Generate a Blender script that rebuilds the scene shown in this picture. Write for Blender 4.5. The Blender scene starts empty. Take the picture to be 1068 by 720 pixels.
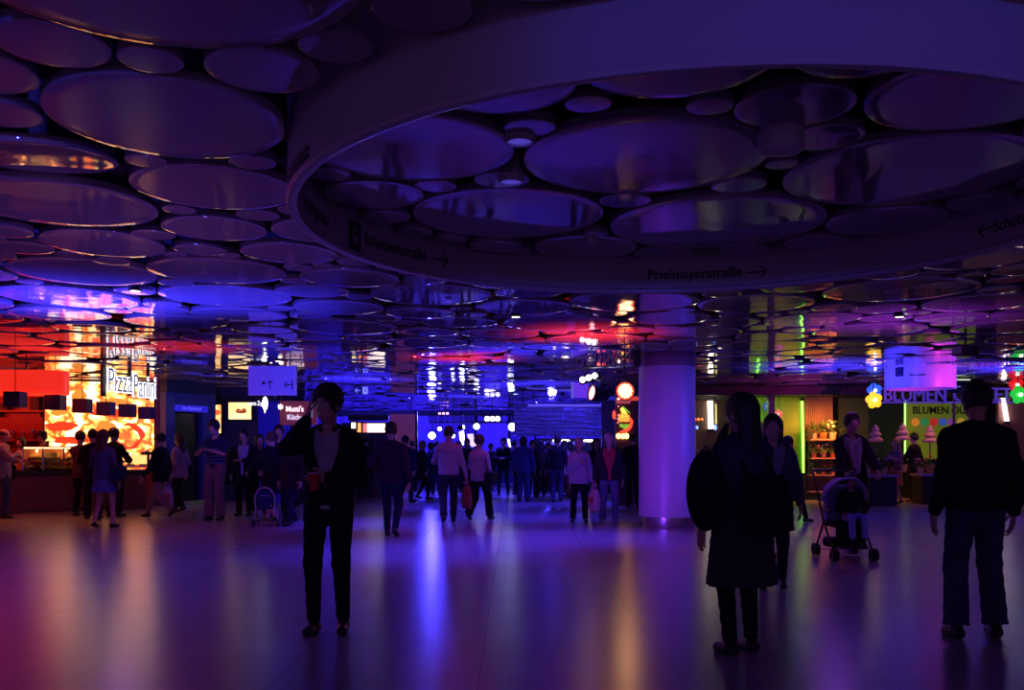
import bpy, bmesh, math, random
import numpy as np
from mathutils import Vector, Matrix
random.seed(7); RNG=np.random.RandomState(11)
C=bpy.context.scene.collection
PI=math.pi
F=950.0; CX=534.0; HY=471.0; EYE=1.35; CEIL=3.10
def gp(px,py):
    Y=F*EYE/(py-HY); return ((px-CX)/F*Y, Y)
def cp(px,py,H=CEIL):
    Y=F*(H-EYE)/(HY-py); return ((px-CX)/F*Y, Y)
def at(px,py,Y):
    return Vector(((px-CX)/F*Y, Y, EYE+(HY-py)/F*Y))
def X_(px,Y): return (px-CX)/F*Y
def Z_(py,Y): return EYE+(HY-py)/F*Y
# ---------------------------------------------------------------- materials
MATS={}
def lin(c):
    return tuple(((v/12.92) if v<=0.04045 else ((v+0.055)/1.055)**2.4) for v in c)
def mat(name,col,rough=0.6,metal=0.0,emit=None,es=0.0,ior=1.5,coat=0.0,noise=0.0,nscale=20.0,bump=0.0,alpha=1.0,trans=0.0,spec=None):
    if name in MATS: return MATS[name]
    m=bpy.data.materials.new(name); m.use_nodes=True
    nt=m.node_tree; b=nt.nodes['Principled BSDF']
    b.inputs['Base Color'].default_value=(*col,1); b.inputs['Roughness'].default_value=rough
    b.inputs['Metallic'].default_value=metal; b.inputs['IOR'].default_value=ior
    b.inputs['Coat Weight'].default_value=coat; b.inputs['Alpha'].default_value=alpha
    b.inputs['Transmission Weight'].default_value=trans
    if spec is not None: b.inputs['Specular IOR Level'].default_value=spec
    if emit:
        b.inputs['Emission Color'].default_value=(*emit,1); b.inputs['Emission Strength'].default_value=es
    if noise>0 or bump>0:
        tc=nt.nodes.new('ShaderNodeTexCoord'); n=nt.nodes.new('ShaderNodeTexNoise'); n.inputs['Scale'].default_value=nscale
        n.inputs['Detail'].default_value=4
        nt.links.new(tc.outputs['Object'],n.inputs['Vector'])
        if noise>0:
            r=nt.nodes.new('ShaderNodeValToRGB')
            r.color_ramp.elements[0].color=(*[v*(1-noise) for v in col],1); r.color_ramp.elements[1].color=(*[min(1,v*(1+noise)) for v in col],1)
            r.color_ramp.elements[0].position=.3; r.color_ramp.elements[1].position=.7
            nt.links.new(n.outputs['Fac'],r.inputs['Fac']); nt.links.new(r.outputs['Color'],b.inputs['Base Color'])
        if bump>0:
            bp=nt.nodes.new('ShaderNodeBump'); bp.inputs['Strength'].default_value=bump; bp.inputs['Distance'].default_value=.01
            nt.links.new(n.outputs['Fac'],bp.inputs['Height']); nt.links.new(bp.outputs['Normal'],b.inputs['Normal'])
    MATS[name]=m; return m
def emis(name,col,s):
    return mat(name,(0.02,0.02,0.02),.4,emit=col,es=s)
def cloth(name,col,rough=.85):
    return mat('cloth_'+name,col,rough,noise=.18,nscale=60,bump=.25,spec=.25)
# ---------------------------------------------------------------- mesh builder
class MB:
    def __init__(s): s.v=[]; s.f=[]
    def add(s,vs,fs):
        o=len(s.v); s.v+= [tuple(v) for v in vs]; s.f+=[tuple(i+o for i in f) for f in fs]; return s
    def box(s,c,d,rz=0,M=None,bev=0.0):
        hx,hy,hz=d[0]/2,d[1]/2,d[2]/2
        if bev>0 and bev<min(hx,hy,hz):
            # chamfered box
            pts=[];b=bev
            bm=bmesh.new(); bmesh.ops.create_cube(bm,size=1.0)
            for v in bm.verts: v.co=Vector((v.co.x*d[0],v.co.y*d[1],v.co.z*d[2]))
            bmesh.ops.bevel(bm,geom=list(bm.edges),offset=b,segments=1,affect='EDGES')
            bm.verts.index_update()
            vs=[v.co.copy() for v in bm.verts]; fs=[[v.index for v in f.verts] for f in bm.faces]; bm.free()
        else:
            vs=[Vector((x,y,z)) for x in(-hx,hx) for y in(-hy,hy) for z in(-hz,hz)]
            fs=[(0,1,3,2),(4,6,7,5),(0,4,5,1),(2,3,7,6),(0,2,6,4),(1,5,7,3)]
        R=Matrix.Rotation(rz,3,'Z')
        vs=[R@v+Vector(c) for v in vs]
        if M: vs=[M@v for v in vs]
        return s.add(vs,fs)
    def tube(s,a,b,r,n=10,r2=None,cap=True):
        a=Vector(a);b=Vector(b); r2=r if r2 is None else r2
        d=(b-a).normalized(); u=d.orthogonal().normalized(); w=d.cross(u)
        vs=[];fs=[]
        for k in range(n):
            t=2*PI*k/n; o=u*math.cos(t)+w*math.sin(t); vs.append(a+o*r); vs.append(b+o*r2)
        for k in range(n):
            j=(k+1)%n; fs.append((2*k,2*j,2*j+1,2*k+1))
        if cap: fs.append(tuple(2*k for k in range(n))[::-1]); fs.append(tuple(2*k+1 for k in range(n)))
        return s.add(vs,fs)
    def path(s,pts,r,n=8):
        pts=[Vector(p) for p in pts]
        rings=[];prev=None
        for i,p in enumerate(pts):
            d=(pts[min(i+1,len(pts)-1)]-pts[max(i-1,0)]).normalized()
            if prev is None: u=d.orthogonal().normalized()
            else:
                u=(prev-d*prev.dot(d)); u=u.normalized() if u.length>1e-6 else d.orthogonal().normalized()
            prev=u; w=d.cross(u); rr=r[i] if isinstance(r,(list,tuple)) else r
            rings.append([p+(u*math.cos(2*PI*k/n)+w*math.sin(2*PI*k/n))*rr for k in range(n)])
        vs=[v for g in rings for v in g]; fs=[]
        for i in range(len(rings)-1):
            for k in range(n):
                j=(k+1)%n; fs.append((i*n+k,i*n+j,(i+1)*n+j,(i+1)*n+k))
        fs.append(tuple(range(n))[::-1]); fs.append(tuple((len(rings)-1)*n+k for k in range(n)))
        return s.add(vs,fs)
    def lathe(s,prof,c=(0,0,0),n=32,sx=1,sy=1,M=None,closed=False):
        c=Vector(c); vs=[];fs=[];m=len(prof)
        for k in range(n):
            t=2*PI*k/n
            for (r,z) in prof: vs.append(Vector((r*math.cos(t)*sx,r*math.sin(t)*sy,z)))
        for k in range(n):
            j=(k+1)%n
            for i in range(m-1 if not closed else m):
                i2=(i+1)%m
                fs.append((k*m+i,j*m+i,j*m+i2,k*m+i2))
        if not closed:
            if prof[0][0]>1e-6: fs.append(tuple(k*m for k in range(n))[::-1])
            if prof[-1][0]>1e-6: fs.append(tuple(k*m+m-1 for k in range(n)))
        if M: vs=[M@v for v in vs]
        vs=[v+c for v in vs]
        return s.add(vs,fs)
    def ball(s,c,r,n=14,sc=(1,1,1)):
        m=max(5,n//2); prof=[(math.sin(PI*i/m)*r,-math.cos(PI*i/m)*r) for i in range(m+1)]
        prof[0]=(1e-7,-r);prof[-1]=(1e-7,r)
        vs0=len(s.v); s.lathe(prof,(0,0,0),n)
        for i in range(vs0,len(s.v)):
            v=s.v[i]; s.v[i]=(v[0]*sc[0]+c[0],v[1]*sc[1]+c[1],v[2]*sc[2]+c[2])
        return s
    def mesh(s,name,m=None,smooth=True,merge=False):
        me=bpy.data.meshes.new(name); me.from_pydata(s.v,[],s.f)
        bm=bmesh.new(); bm.from_mesh(me)
        bmesh.ops.remove_doubles(bm,verts=bm.verts,dist=1e-5)
        bmesh.ops.recalc_face_normals(bm,faces=bm.faces)
        for f in bm.faces: f.smooth=smooth
        if smooth:
            for e in bm.edges:
                if len(e.link_faces)==2 and e.calc_face_angle(0)>math.radians(35): e.smooth=False
        bm.to_mesh(me); bm.free()
        if m: me.materials.append(m)
        return me
def link(name,me,parent=None,loc=None,rot=None):
    o=bpy.data.objects.new(name,me); C.objects.link(o)
    if parent is not None: o.parent=parent
    if loc is not None: o.location=loc
    if rot is not None: o.rotation_euler=rot
    return o
def tag(o,label,cat,group=None):
    o['label']=label; o['category']=cat
    if group: o['group']=group
    return o
def root(name,label,cat,loc=(0,0,0),rz=0,group=None):
    o=link(name,None,None,loc,(0,0,rz)); return tag(o,label,cat,group)
def part(name,mb,m,parent,smooth=True,loc=None,rot=None,label=None):
    me=mb.mesh(name,m,smooth) if isinstance(mb,MB) else mb
    if not isinstance(mb,MB) and m and not me.materials: me.materials.append(m)
    o=link(name,me,parent,loc,rot)
    if label: o['label']=label
    return o
def struct(name,mb,m,parent=None,smooth=False):
    o=link(name,mb.mesh(name,m,smooth),parent)
    if parent is None: o['kind']='structure'
    return o
def box(c,d,**k): return MB().box(c,d,**k)
def copytree(o,parent=None):
    c=o.copy(); C.objects.link(c)
    if parent is not None: c.parent=parent
    for ch in list(o.children): copytree(ch,c)
    return c
def text_mesh(s,size=1.0,ext=0.0,bev=0.0,align='CENTER',sx=1.0,off=0.0,spacing=1.0):
    cu=bpy.data.curves.new('t','FONT'); cu.body=s; cu.size=size; cu.extrude=ext; cu.bevel_depth=bev; cu.align_x=align; cu.align_y='CENTER'
    cu.offset=off; cu.resolution_u=3; cu.space_character=spacing
    o=bpy.data.objects.new('t',cu); C.objects.link(o)
    bpy.context.view_layer.update()
    dg=bpy.context.evaluated_depsgraph_get()
    me=bpy.data.meshes.new_from_object(o.evaluated_get(dg))
    bpy.data.objects.remove(o); bpy.data.curves.remove(cu)
    me.materials.clear()
    if sx!=1.0:
        for v in me.vertices: v.co.x*=sx
    return me
UP=Matrix(((1,0,0),(0,0,-1),(0,1,0)))   # xy text plane -> xz, front faces -Y
def text(name,s,size,m,parent,loc,ext=.01,rz=0,sx=1.0,**k):
    me=text_mesh(s,size,ext,sx=sx,**k); me.transform(UP.to_4x4()); me.materials.append(m); me.name=name
    return link(name,me,parent,loc,(0,0,rz))

def text_w(name,t,w,h,m,parent,loc,ext=.01,off=0.0,rz=0):
    me=text_mesh(t,1.0,0.0,off=off); xs=[v.co.x for v in me.vertices]; ys=[v.co.y for v in me.vertices]
    bpy.data.meshes.remove(me)
    me=text_mesh(t,1.0,ext,off=off); kx=w/(max(xs)-min(xs)); ky=h/(max(ys)-min(ys)); cx=(max(xs)+min(xs))/2
    for v in me.vertices: v.co.x=(v.co.x-cx)*kx; v.co.y*=ky
    me.transform(UP.to_4x4()); me.materials.append(m); me.name=name
    return link(name,me,parent,loc,(0,0,rz))
# ---------------------------------------------------------------- people: implicit surfaces
def A(*v): return np.array(v,dtype=np.float32)
def d_cap(P,a,b,ra,rb):
    a=np.asarray(a,np.float32); b=np.asarray(b,np.float32)
    ab=b-a; L=float(ab@ab)+1e-9
    t=np.clip(((P-a)@ab)/L,0,1)
    d=np.sqrt(((P-a-t[...,None]*ab)**2).sum(-1))
    return d-(ra+(rb-ra)*t)
def d_ecap(P,a,b,ra,rb,sx,sy):
    s=np.array([1/sx,1/sy,1],np.float32)
    return d_cap(P*s,np.asarray(a)*s,np.asarray(b)*s,ra,rb)*min(sx,sy,1.0)
def d_ell(P,c,r):
    r=np.asarray(r,np.float32); q=(P-np.asarray(c,np.float32))/r
    k=np.sqrt((q**2).sum(-1)); return (k-1)*float(r.min())*1.0
def smin(a,b,k):
    h=np.clip(.5+.5*(b-a)/k,0,1); return b+(a-b)*h-k*h*(1-h)
def smax(a,b,k): return -smin(-a,-b,k)
def rotz(a):
    c,s=math.cos(a),math.sin(a); return np.array([[c,-s,0],[s,c,0],[0,0,1]],np.float32)
def rotx(a):
    c,s=math.cos(a),math.sin(a); return np.array([[1,0,0],[0,c,-s],[0,s,c]],np.float32)
def snet(f,lo,hi,h):
    ax=[np.arange(lo[i]-2*h,hi[i]+2.5*h,h,dtype=np.float32) for i in range(3)]
    nx,ny,nz=[len(a) for a in ax]
    P=np.stack(np.meshgrid(*ax,indexing='ij'),-1)
    D=f(P)
    S=D<0
    sh=(nx-1,ny-1,nz-1)
    acc=np.zeros(sh+(3,),np.float32); cnt=np.zeros(sh,np.float32)
    def sl(o,axn): return tuple(slice(o[i],o[i]+sh[i]) for i in range(3))
    for axn in range(3):
        others=[i for i in range(3) if i!=axn]
        for a in (0,1):
            for b in (0,1):
                o0=[0,0,0]; o0[others[0]]=a; o0[others[1]]=b; o1=list(o0); o1[axn]=1
                d0=D[sl(o0,axn)]; d1=D[sl(o1,axn)]; m=(d0<0)!=(d1<0)
                t=np.where(m,d0/(d0-d1+1e-12),0)
                p=P[sl(o0,axn)].copy(); p[...,axn]+=t*h
                acc+=p*m[...,None]; cnt+=m
    act=cnt>0
    idx=-np.ones(sh,np.int64); idx[act]=np.arange(int(act.sum()))
    V=acc[act]/cnt[act][:,None]
    Q=[]
    for axn in range(3):
        o=[i for i in range(3) if i!=axn]
        s0=[slice(None)]*3; s1=[slice(None)]*3
        s0[axn]=slice(0,-1); s1[axn]=slice(1,None)
        for q in o:
            s0[q]=slice(1,-1); s1[q]=slice(1,-1)
        a=S[tuple(s0)]; b=S[tuple(s1)]
        ii=np.argwhere(a!=b)
        if not len(ii): continue
        inside=a[tuple(ii.T)]
        base=ii.copy(); base[:,o[0]]+=1; base[:,o[1]]+=1
        def cell(da,db):
            c=base.copy(); c[:,o[0]]-=da; c[:,o[1]]-=db; return idx[c[:,0],c[:,1],c[:,2]]
        q=np.stack([cell(1,1),cell(0,1),cell(0,0),cell(1,0)],1)
        flip=inside if axn!=1 else ~inside
        q[~flip]=q[~flip][:,::-1]
        Q.append(q)
    return V,np.concatenate(Q)
def np_mesh(name,V,Q,m):
    me=bpy.data.meshes.new(name)
    me.vertices.add(len(V)); me.vertices.foreach_set('co',V.astype(np.float32).ravel())
    me.loops.add(len(Q)*4); me.loops.foreach_set('vertex_index',Q.astype(np.int32).ravel())
    me.polygons.add(len(Q)); me.polygons.foreach_set('loop_start',np.arange(0,len(Q)*4,4,dtype=np.int32))
    try: me.polygons.foreach_set('loop_total',np.full(len(Q),4,np.int32))
    except Exception: pass
    me.polygons.foreach_set('use_smooth',np.ones(len(Q),bool))
    me.update(calc_edges=True); me.validate()
    if m: me.materials.append(m)
    return me
def ik(a,c,l1,l2,pole):
    a=np.array(a,float);c=np.array(c,float); d=c-a; L=np.linalg.norm(d)
    if L>l1+l2-.002: c=a+d/L*(l1+l2-.002); d=c-a; L=l1+l2-.002
    n=d/L; x=(l1*l1-l2*l2+L*L)/(2*L); h=math.sqrt(max(l1*l1-x*x,0))
    p=np.array(pole,float); p=p-n*(p@n); p/=np.linalg.norm(p)+1e-9
    return a+n*x+p*h, c
ARMS={ # wrist target (right side, x outward), pole, finger dir, palm normal(inward -x), curl
 'down':((.27,.03,.88),(.3,-1,0)),
 'swingf':((.25,.22,.93),(.3,-1,0)),
 'swingb':((.26,-.20,.92),(.3,-1,0)),
 'bag':((.28,.02,.86),(.3,-1,0)),
 'fold':((.05,.24,1.16),(1,-.3,-.5)),
 'front':((.10,.30,1.12),(1,-.5,-.5)),
 'cup':((.13,.28,1.13),(1,-.5,-.6)),
 'phone':((.15,.11,1.53),(.45,.5,-1)),
 'read':((.06,.30,1.25),(1,-.3,-.6)),
 'push':((.20,.42,1.02),(1,-.4,-.6)),
 'pocket':((.20,.06,.96),(1,-.8,0)),
 'strap':((.12,.17,1.30),(1,.1,-.9)),
 'reach':((.20,.45,1.20),(.6,-.3,-1)),
 'up':((.20,.30,1.55),(.8,.3,-1)),
}
def torso(P,d,off,fem,belly=0.0,z0=.86):
    w=.93 if fem else 1.06
    t=d_ecap(P,(0,-.005,1.12+d),(0,-.012,1.335+d),.116+off,.136+off,1.12*w,.74)
    t=smin(t,d_ecap(P,(0,-.01,.95+d),(0,-.005,1.12+d),(.152 if fem else .140)+off,.118+off,1.05,.78),.05)
    for s in(1,-1): t=smin(t,d_cap(P,(s*.03,-.015,1.435+d),(s*.130*w,-.015,1.39+d),.046+off,.056+off),.05)
    if fem: t=smin(t,d_ell(P,(0,.075,1.27+d),(.125+off,.062+off,.065+off)),.04)
    if belly: t=smin(t,d_ell(P,(0,.05,1.06+d),(.15+off+belly*.3,.10+off+belly,.15+off)),.06)
    return t
def person(label,px,footy,heady,face,top=('jacket',(0.02,.02,.03)),inner=None,bottom=('trousers',(.02,.02,.03)),
           hair=('short',(.02,.012,.008)),fem=False,arms=('down','down'),stride=0.0,lead=1,skin=(.55,.32,.23),look=0,nod=0,
           cell=.014,shoe=(.02,.02,.02),group=None,depth=None,H=None,wide=1.0,hem=.80,sleeve='long',collar=None,name='person',armt=None,feet=.09,eyes=False,cat='person',loc=None,curly=False,stripes=None,foot_t=None,lift=0.0,openw=.03):
    if loc is None:
        if depth is None: depth=F*EYE/(footy-HY)
        X=X_(px,depth)
        if H is None: H=EYE+(HY-heady)/F*depth
        loc=(X,depth,lift)
    S=H/1.79
    rt=root(name,label,cat,loc,math.radians(face),group)
    cell=cell/S
    lf=1 if lead>0 else -1
    # feet
    ank={}
    for s in (1,-1):
        if foot_t: ank[s]=np.array(foot_t[s],float)
        elif stride>0:
            if s==lf: ank[s]=np.array((s*feet,stride,.085))
            else: ank[s]=np.array((s*feet,-stride,.085+.28*stride))
        else: ank[s]=np.array((s*(feet+.012),(.03 if s==lf else -.02),.085))
    L=.845; d=0.0
    for s in (1,-1):
        v=ank[s]-np.array((s*.088,0,.93)); hor=math.hypot(v[0],v[1])
        need=ank[s][2]+math.sqrt(max(L*L-hor*hor,.01)); d=min(d,need-.93-.004)
    hips={s:np.array((s*.088,0,.93+d)) for s in(1,-1)}
    knees={}
    for s in (1,-1): knees[s],ank[s]=ik(hips[s],ank[s],.43,.42,(s*.08,1,0))
    # arms
    sh={s:np.array((s*(.152 if fem else .174),-.015,1.378+d)) for s in (1,-1)}
    elb={};wr={};fdir={}
    for s,nm in ((-1,arms[0]),(1,arms[1])):
        t,pole=ARMS[nm]
        if armt and s in armt: t=armt[s]
        t=np.array((t[0]*s*(wide if nm in('down','bag','swingf','swingb') else 1),t[1],t[2]+d)); p=(pole[0]*s,pole[1],pole[2])
        elb[s],wr[s]=ik(sh[s],t,.285,.255,p)
        fd=wr[s]-elb[s]; fd/=np.linalg.norm(fd)
        if nm=='phone': fd=np.array((-s*.15,-.25,.95)); fd/=np.linalg.norm(fd)
        if nm in('down','bag','swingf','swingb'): fd=fd*.5+np.array((0,.05,-.6)); fd/=np.linalg.norm(fd)
        fdir[s]=fd
    Rh=rotz(math.radians(look))@rotx(math.radians(-nod))
    piv=A(0,-.01,1.50+d)
    def hp(P): return ((P-piv)@Rh)/1.07+piv-A(0,0,d)
    hw=np.array([wide,wide,1],np.float32)
    def headf(P):
        Q=hp(P)
        h=d_ell(Q,(0,.0,1.662),(.075,.094,.098))
        h=smin(h,d_ell(Q,(0,.030,1.598),(.056,.064,.072)),.035)
        h=smin(h,d_cap(Q,(0,.094,1.645),(0,.112,1.612),.007,.013),.012)
        for s in(1,-1):
            h=smax(h,-d_ell(Q,(s*.031,.108,1.648),(.019,.017,.012)),.012)
            h=smin(h,d_ell(Q,(s*.076,-.002,1.628),(.010,.02,.031)),.006)
        h=smin(h,d_cap(Q,(-.018,.088,1.574),(.018,.088,1.574),.006,.006),.008)
        h=smin(h,d_cap(Q,(0,-.018,1.60),(0,-.018,1.54),.045,.045),.025)
        return h
    slim=.92 if fem else 1.0
    def armf(P,off,s,full=True,sc=1.0):
        a=d_cap(P,sh[s],elb[s],(.047*slim+off)*sc,(.037*slim+off)*sc)
        if full: a=smin(a,d_cap(P,elb[s],wr[s],(.038*slim+off)*sc,(.024+off)*sc),.02)
        return a
    def legf(P,off,s,oa=None):
        oa=off if oa is None else oa
        l=d_cap(P,hips[s],knees[s],.086*slim+off*.8,.052+off)
        l=smin(l,d_cap(P,knees[s]+np.array((0,-.012,0)),ank[s],.052+off,.034+oa),.03)
        return l
    ftd={}
    for s in (1,-1):
        pitch=0.0
        lo=ank[s][2]-.085
        if lo>.01: pitch=-min(1.0,lo/.14)
        ftd[s]=np.array((s*.12,math.cos(pitch),math.sin(pitch)*1.0)); ftd[s]/=np.linalg.norm(ftd[s])
    def footpts(s):
        up=np.array((0,0,1.)); f=ftd[s]; u=up-f*(up@f); u/=np.linalg.norm(u)
        a=ank[s]-f*.035-u*.045; b=ank[s]+f*.125-u*.055
        return a,b,f,u
    def bodyf(P):
        b=torso(P,d,0,fem)
        b=smin(b,d_cap(P,(0,-.015,1.42+d),(0,-.012,1.56+d),.054*slim,.046*slim),.03)
        b=smin(b,headf(P),.02)
        for s in(1,-1):
            b=smin(b,armf(P,0,s),.03); b=smin(b,legf(P,0,s),.04)
            a,bb,f,u=footpts(s); b=smin(b,d_cap(P,a,bb,.032,.026),.03)
            b=smin(b,d_cap(P,wr[s],wr[s]+fdir[s]*.03,.023,.022),.01)
        return b
    pts=[ank[1],ank[-1],wr[1]+fdir[1]*.05,wr[-1]+fdir[-1]*.05,elb[1],elb[-1],knees[1],knees[-1],(0.24,0,0),(-.24,0,0),(0,.16,0),(0,-.16,0)]
    pts=np.array([np.array(p,float) for p in pts])
    lo=pts.min(0)-np.array((.07,.10,0)); hi=pts.max(0)+np.array((.07,.16,0)); lo[2]=0; hi[2]=1.80+d
    V,Q=snet(bodyf,lo,hi,cell)
    Vs=[V];Qs=[Q];n=len(V)
    # hands: palm, four fingers, thumb
    for s,nm in((-1,arms[0]),(1,arms[1])):
        f=fdir[s]; 
        if nm in('fold','front','cup','read','reach','push'): pn=np.array((-s*.5,.2,-.6)) if nm!='cup' else np.array((-s*1.,.1,0))
        elif nm=='phone': pn=np.array((-s*1.,-.2,0))
        else: pn=np.array((-s*1.,.15,0))
        pn=pn-f*(pn@f); pn/=np.linalg.norm(pn); t=np.cross(f,pn)
        fw=np.array((0,1.,.3)); 
        if t@fw<0: t=-t
        curl={'down':.35,'swingf':.35,'swingb':.35,'bag':1.25,'cup':.85,'phone':.8,'push':1.1,'strap':1.0,'pocket':.3}.get(nm,.6)
        w0=wr[s]
        segs=[]
        for k,(off,ln) in enumerate(((.030,.95),(.010,1.05),(-.011,1.0),(-.030,.8))):
            p=w0+f*.095+t*off-(f*.01*abs(k-1.2)); segs.append((w0+f*.02+t*off*.6,p,.0125,.010))
            a=curl*.6
            for j,l in enumerate((.042,.026,.021)):
                dr=f*math.cos(a)+pn*math.sin(a); q=p+dr*l*ln; segs.append((p,q,.0088-.001*j,.0082-.001*j)); p=q; a+=curl*.75
        p=w0+f*.03+t*.024; dr=(f*.55+t*.75+pn*.35); dr/=np.linalg.norm(dr)
        q=p+dr*.045; segs.append((p,q,.013,.0105)); dr2=(f*.85+t*.25+pn*.45); dr2/=np.linalg.norm(dr2); segs.append((q,q+dr2*.032,.010,.0085))
        def handf(P):
            h=None
            for (a,b,r1,r2) in segs:
                dd=d_cap(P,a,b,r1,r2); h=dd if h is None else smin(h,dd,.004)
            h=smin(h,d_cap(P,w0-f*.01,w0+f*.04,.023,.02),.012)
            return h
        ap=np.array([x for g in segs for x in g[:2]]); 
        hc=.0055 if cell<.012 else .0075
        v,q=snet(handf,ap.min(0)-.02,ap.max(0)+.02,hc)
        Vs.append(v);Qs.append(q+n);n+=len(v)
    ms=mat('skin_%02d%02d'%(skin[0]*99,skin[2]*99),skin,.5,noise=.06,nscale=30)
    me=np_mesh('body',np.concatenate(Vs)*S,np.concatenate(Qs),ms)
    part('body',me,None,rt)
    def mk(nm,f,lo,hi,m,c=cell,lab=None):
        v,q=snet(f,lo,hi,c); return part(nm,np_mesh(nm,v*S,q,m),None,rt,label=lab)
    # trousers / skirt
    bk,bc=bottom[0],bottom[1]
    mb_=cloth('%02d_%02d_%02d'%tuple(int(v*99) for v in bc),bc)
    fold=lambda P,a: a*(np.sin(P[...,2]*61+P[...,0]*23)*np.sin(P[...,0]*37+P[...,1]*31))
    if bk in('trousers','jeans','slim','wide','shorts'):
        o={'slim':.012,'wide':.026}.get(bk,.018); oa={'slim':.014,'wide':.05,'shorts':.03}.get(bk,.028)
        def tf(P):
            t=smin(d_ecap(P,(0,-.01,.95+d),(0,-.01,1.0+d),(.157 if fem else .146),.138,1.05,.80),legf(P,o,1,oa),.03)
            t=smin(t,legf(P,o,-1,oa),.03)
            t=smax(t,P[...,2]-(1.02+d),.01)
            for s in(1,-1):
                a,b,f,u=footpts(s)
                cut=.05 if bk!='shorts' else .40
                k=ank[s]+(knees[s]-ank[s])/np.linalg.norm(knees[s]-ank[s])*(cut-.045)
                ax=(knees[s]-ank[s])/np.linalg.norm(knees[s]-ank[s])
                near=d_cap(P,knees[s],ank[s]-ax*.1,.13,.13)
                t=np.where(near<0,np.maximum(t,-((P-k.astype(np.float32))@ax.astype(np.float32))),t)
            return t+fold(P,.003)
        mk('trousers' if bk!='shorts' else 'shorts',tf,(lo[0],lo[1],.0),(hi[0],hi[1],1.06+d),mb_)
    else: # skirt
        z1=bottom[2] if len(bottom)>2 else .55
        def sf(P):
            t=np.clip((1.0+d-P[...,2])/(1.0-z1),0,1)
            R=.135+.06*t*(1 if z1>.5 else .9); mv=(ank[1][1]+ank[-1][1])*.2
            ang=np.arctan2(P[...,1],P[...,0])
            r=np.sqrt((P[...,0]/1.12)**2+((P[...,1]-mv*t)/.9)**2)+.010*t*np.sin(ang*9)
            q=(r-R-(.04*t if stride>.1 else 0))*.8
            return np.maximum(q,np.maximum(P[...,2]-(1.02+d),(z1+d)-P[...,2]))
        mk('skirt',sf,(-.32,-.32,z1+d-.02),(.32,.32,1.04+d),mb_)
    # shoes
    msh=mat('shoe_%02d'%int(shoe[0]*99),shoe,.45)
    for s_ in(1,-1):
      def shf(P):
        o=None
        for s in(s_,):
            a,b,f,u=footpts(s)
            q=smin(d_cap(P,a,b,.042,.038),d_cap(P,ank[s],ank[s]-u*.03,.04 if bk!='skirt' else .03,.042),.02)
            q=np.maximum(q,-(((P-a.astype(np.float32))@u.astype(np.float32))+.036))
            o=q if o is None else np.minimum(o,q)
        return o
      a=np.array([ank[s_],ank[s_]]); mk('shoe',shf,(a[:,0].min()-.08,a[:,1].min()-.14,-.01),(a[:,0].max()+.08,a[:,1].max()+.24,a[:,2].max()+.04),msh,min(cell,.012))
    # inner shirt
    def clipneck(P,t,r=.062,zz=1.44):
        return smax(t,-d_cap(P,(0,.02,zz+.02+d),(0,.045,zz+.12+d),r,r+.02),.008)
    tk,tc=top[0],top[1]
    tm=cloth('%02d_%02d_%02d'%tuple(int(v*99) for v in tc),tc)
    if inner:
        im=cloth('%02d_%02d_%02d'%tuple(int(v*99) for v in inner),inner)
        hi_=hem-.03 if hem>.7 else .93
        if len(top)>2 and isinstance(top[2],float): hi_=top[2]
        mk('shirt',lambda P: np.maximum(clipneck(P,torso(P*np.array([1/wide,1/wide,1],np.float32),d,.017,fem)),(hi_+d)-P[...,2])+fold(P,.002),(-.28,-.24,hi_+d-.02),(.28,.24,1.52+d),im)
    off={'jacket':.032,'coat':.036,'shirt':.018,'suit':.030,'open':.034}[tk]
    def topf(P):
        Pw=P*np.array([1/wide,1/wide,1],np.float32)
        t=torso(Pw,d,off,fem)
        if hem<.86: t=smin(t,d_ecap(Pw,(0,-.01,hem+d),(0,-.01,1.0+d),(.165 if fem else .15)+off+(.03 if tk=='coat' else 0),.145+off,1.08,.8),.04)
        for s in(1,-1):
            if sleeve=='long':
                e=wr[s]+(elb[s]-wr[s])*.06
                t=smin(t,smin(d_cap(P,sh[s],elb[s],.050+off*.8,.040+off*.7),d_cap(P,elb[s],e,.040+off*.7,.028+off*.55),.02),.025)
            else:
                e=sh[s]+(elb[s]-sh[s])*.85; t=smin(t,d_cap(P,sh[s],e,.050+off,.048+off),.025)
        t=np.maximum(t,(hem+d)-P[...,2]) if True else t
        # keep the hem cut off the arms
        if True:
            arm=None
            for s in(1,-1):
                if sleeve=='long':
                    e=wr[s]+(elb[s]-wr[s])*.06
                    q=smin(d_cap(P,sh[s],elb[s],.050+off*.8,.040+off*.7),d_cap(P,elb[s],e,.040+off*.7,.028+off*.55),.02)
                    arm=q if arm is None else np.minimum(arm,q)
            if arm is not None: t=np.minimum(t,arm)
        t=t+fold(P,.004 if tk!='shirt' else .003)
        t=clipneck(P,t)
        if tk in('open','suit') or (inner and tk!='shirt'):
            wz=np.clip((P[...,2]-(1.05+d))*.32,0,.09)+(openw if tk=='open' else 0)
            if tk=='jacket': wz=np.clip((P[...,2]-(1.28+d))*.5,0,.06)
            t=smax(t,-(np.maximum(np.abs(P[...,0])-wz,-P[...,1]+.02)),.008)
        if collar or tk in('jacket','coat','open'):
            r=np.sqrt(P[...,0]**2+(P[...,1]+.01)**2); c=np.sqrt((r-.072)**2*1.6+((P[...,2]-(1.465+d))*.6)**2)-.018
            c=np.maximum(c,P[...,1]-.045)
            t=np.minimum(t,c)
        return t
    mk({'shirt':'shirt','suit':'suit_jacket','coat':'coat'}.get(tk,'jacket'),topf,(lo[0]-.05,min(lo[1],-.24),min(hem+d,wr[1][2],wr[-1][2])-.05),(hi[0]+.05,max(hi[1],.24),1.62+d if arms[0]!='phone' and arms[1]!='phone' and 'up' not in arms else 1.75),tm)
    # hair
    hk,hcx=hair
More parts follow.
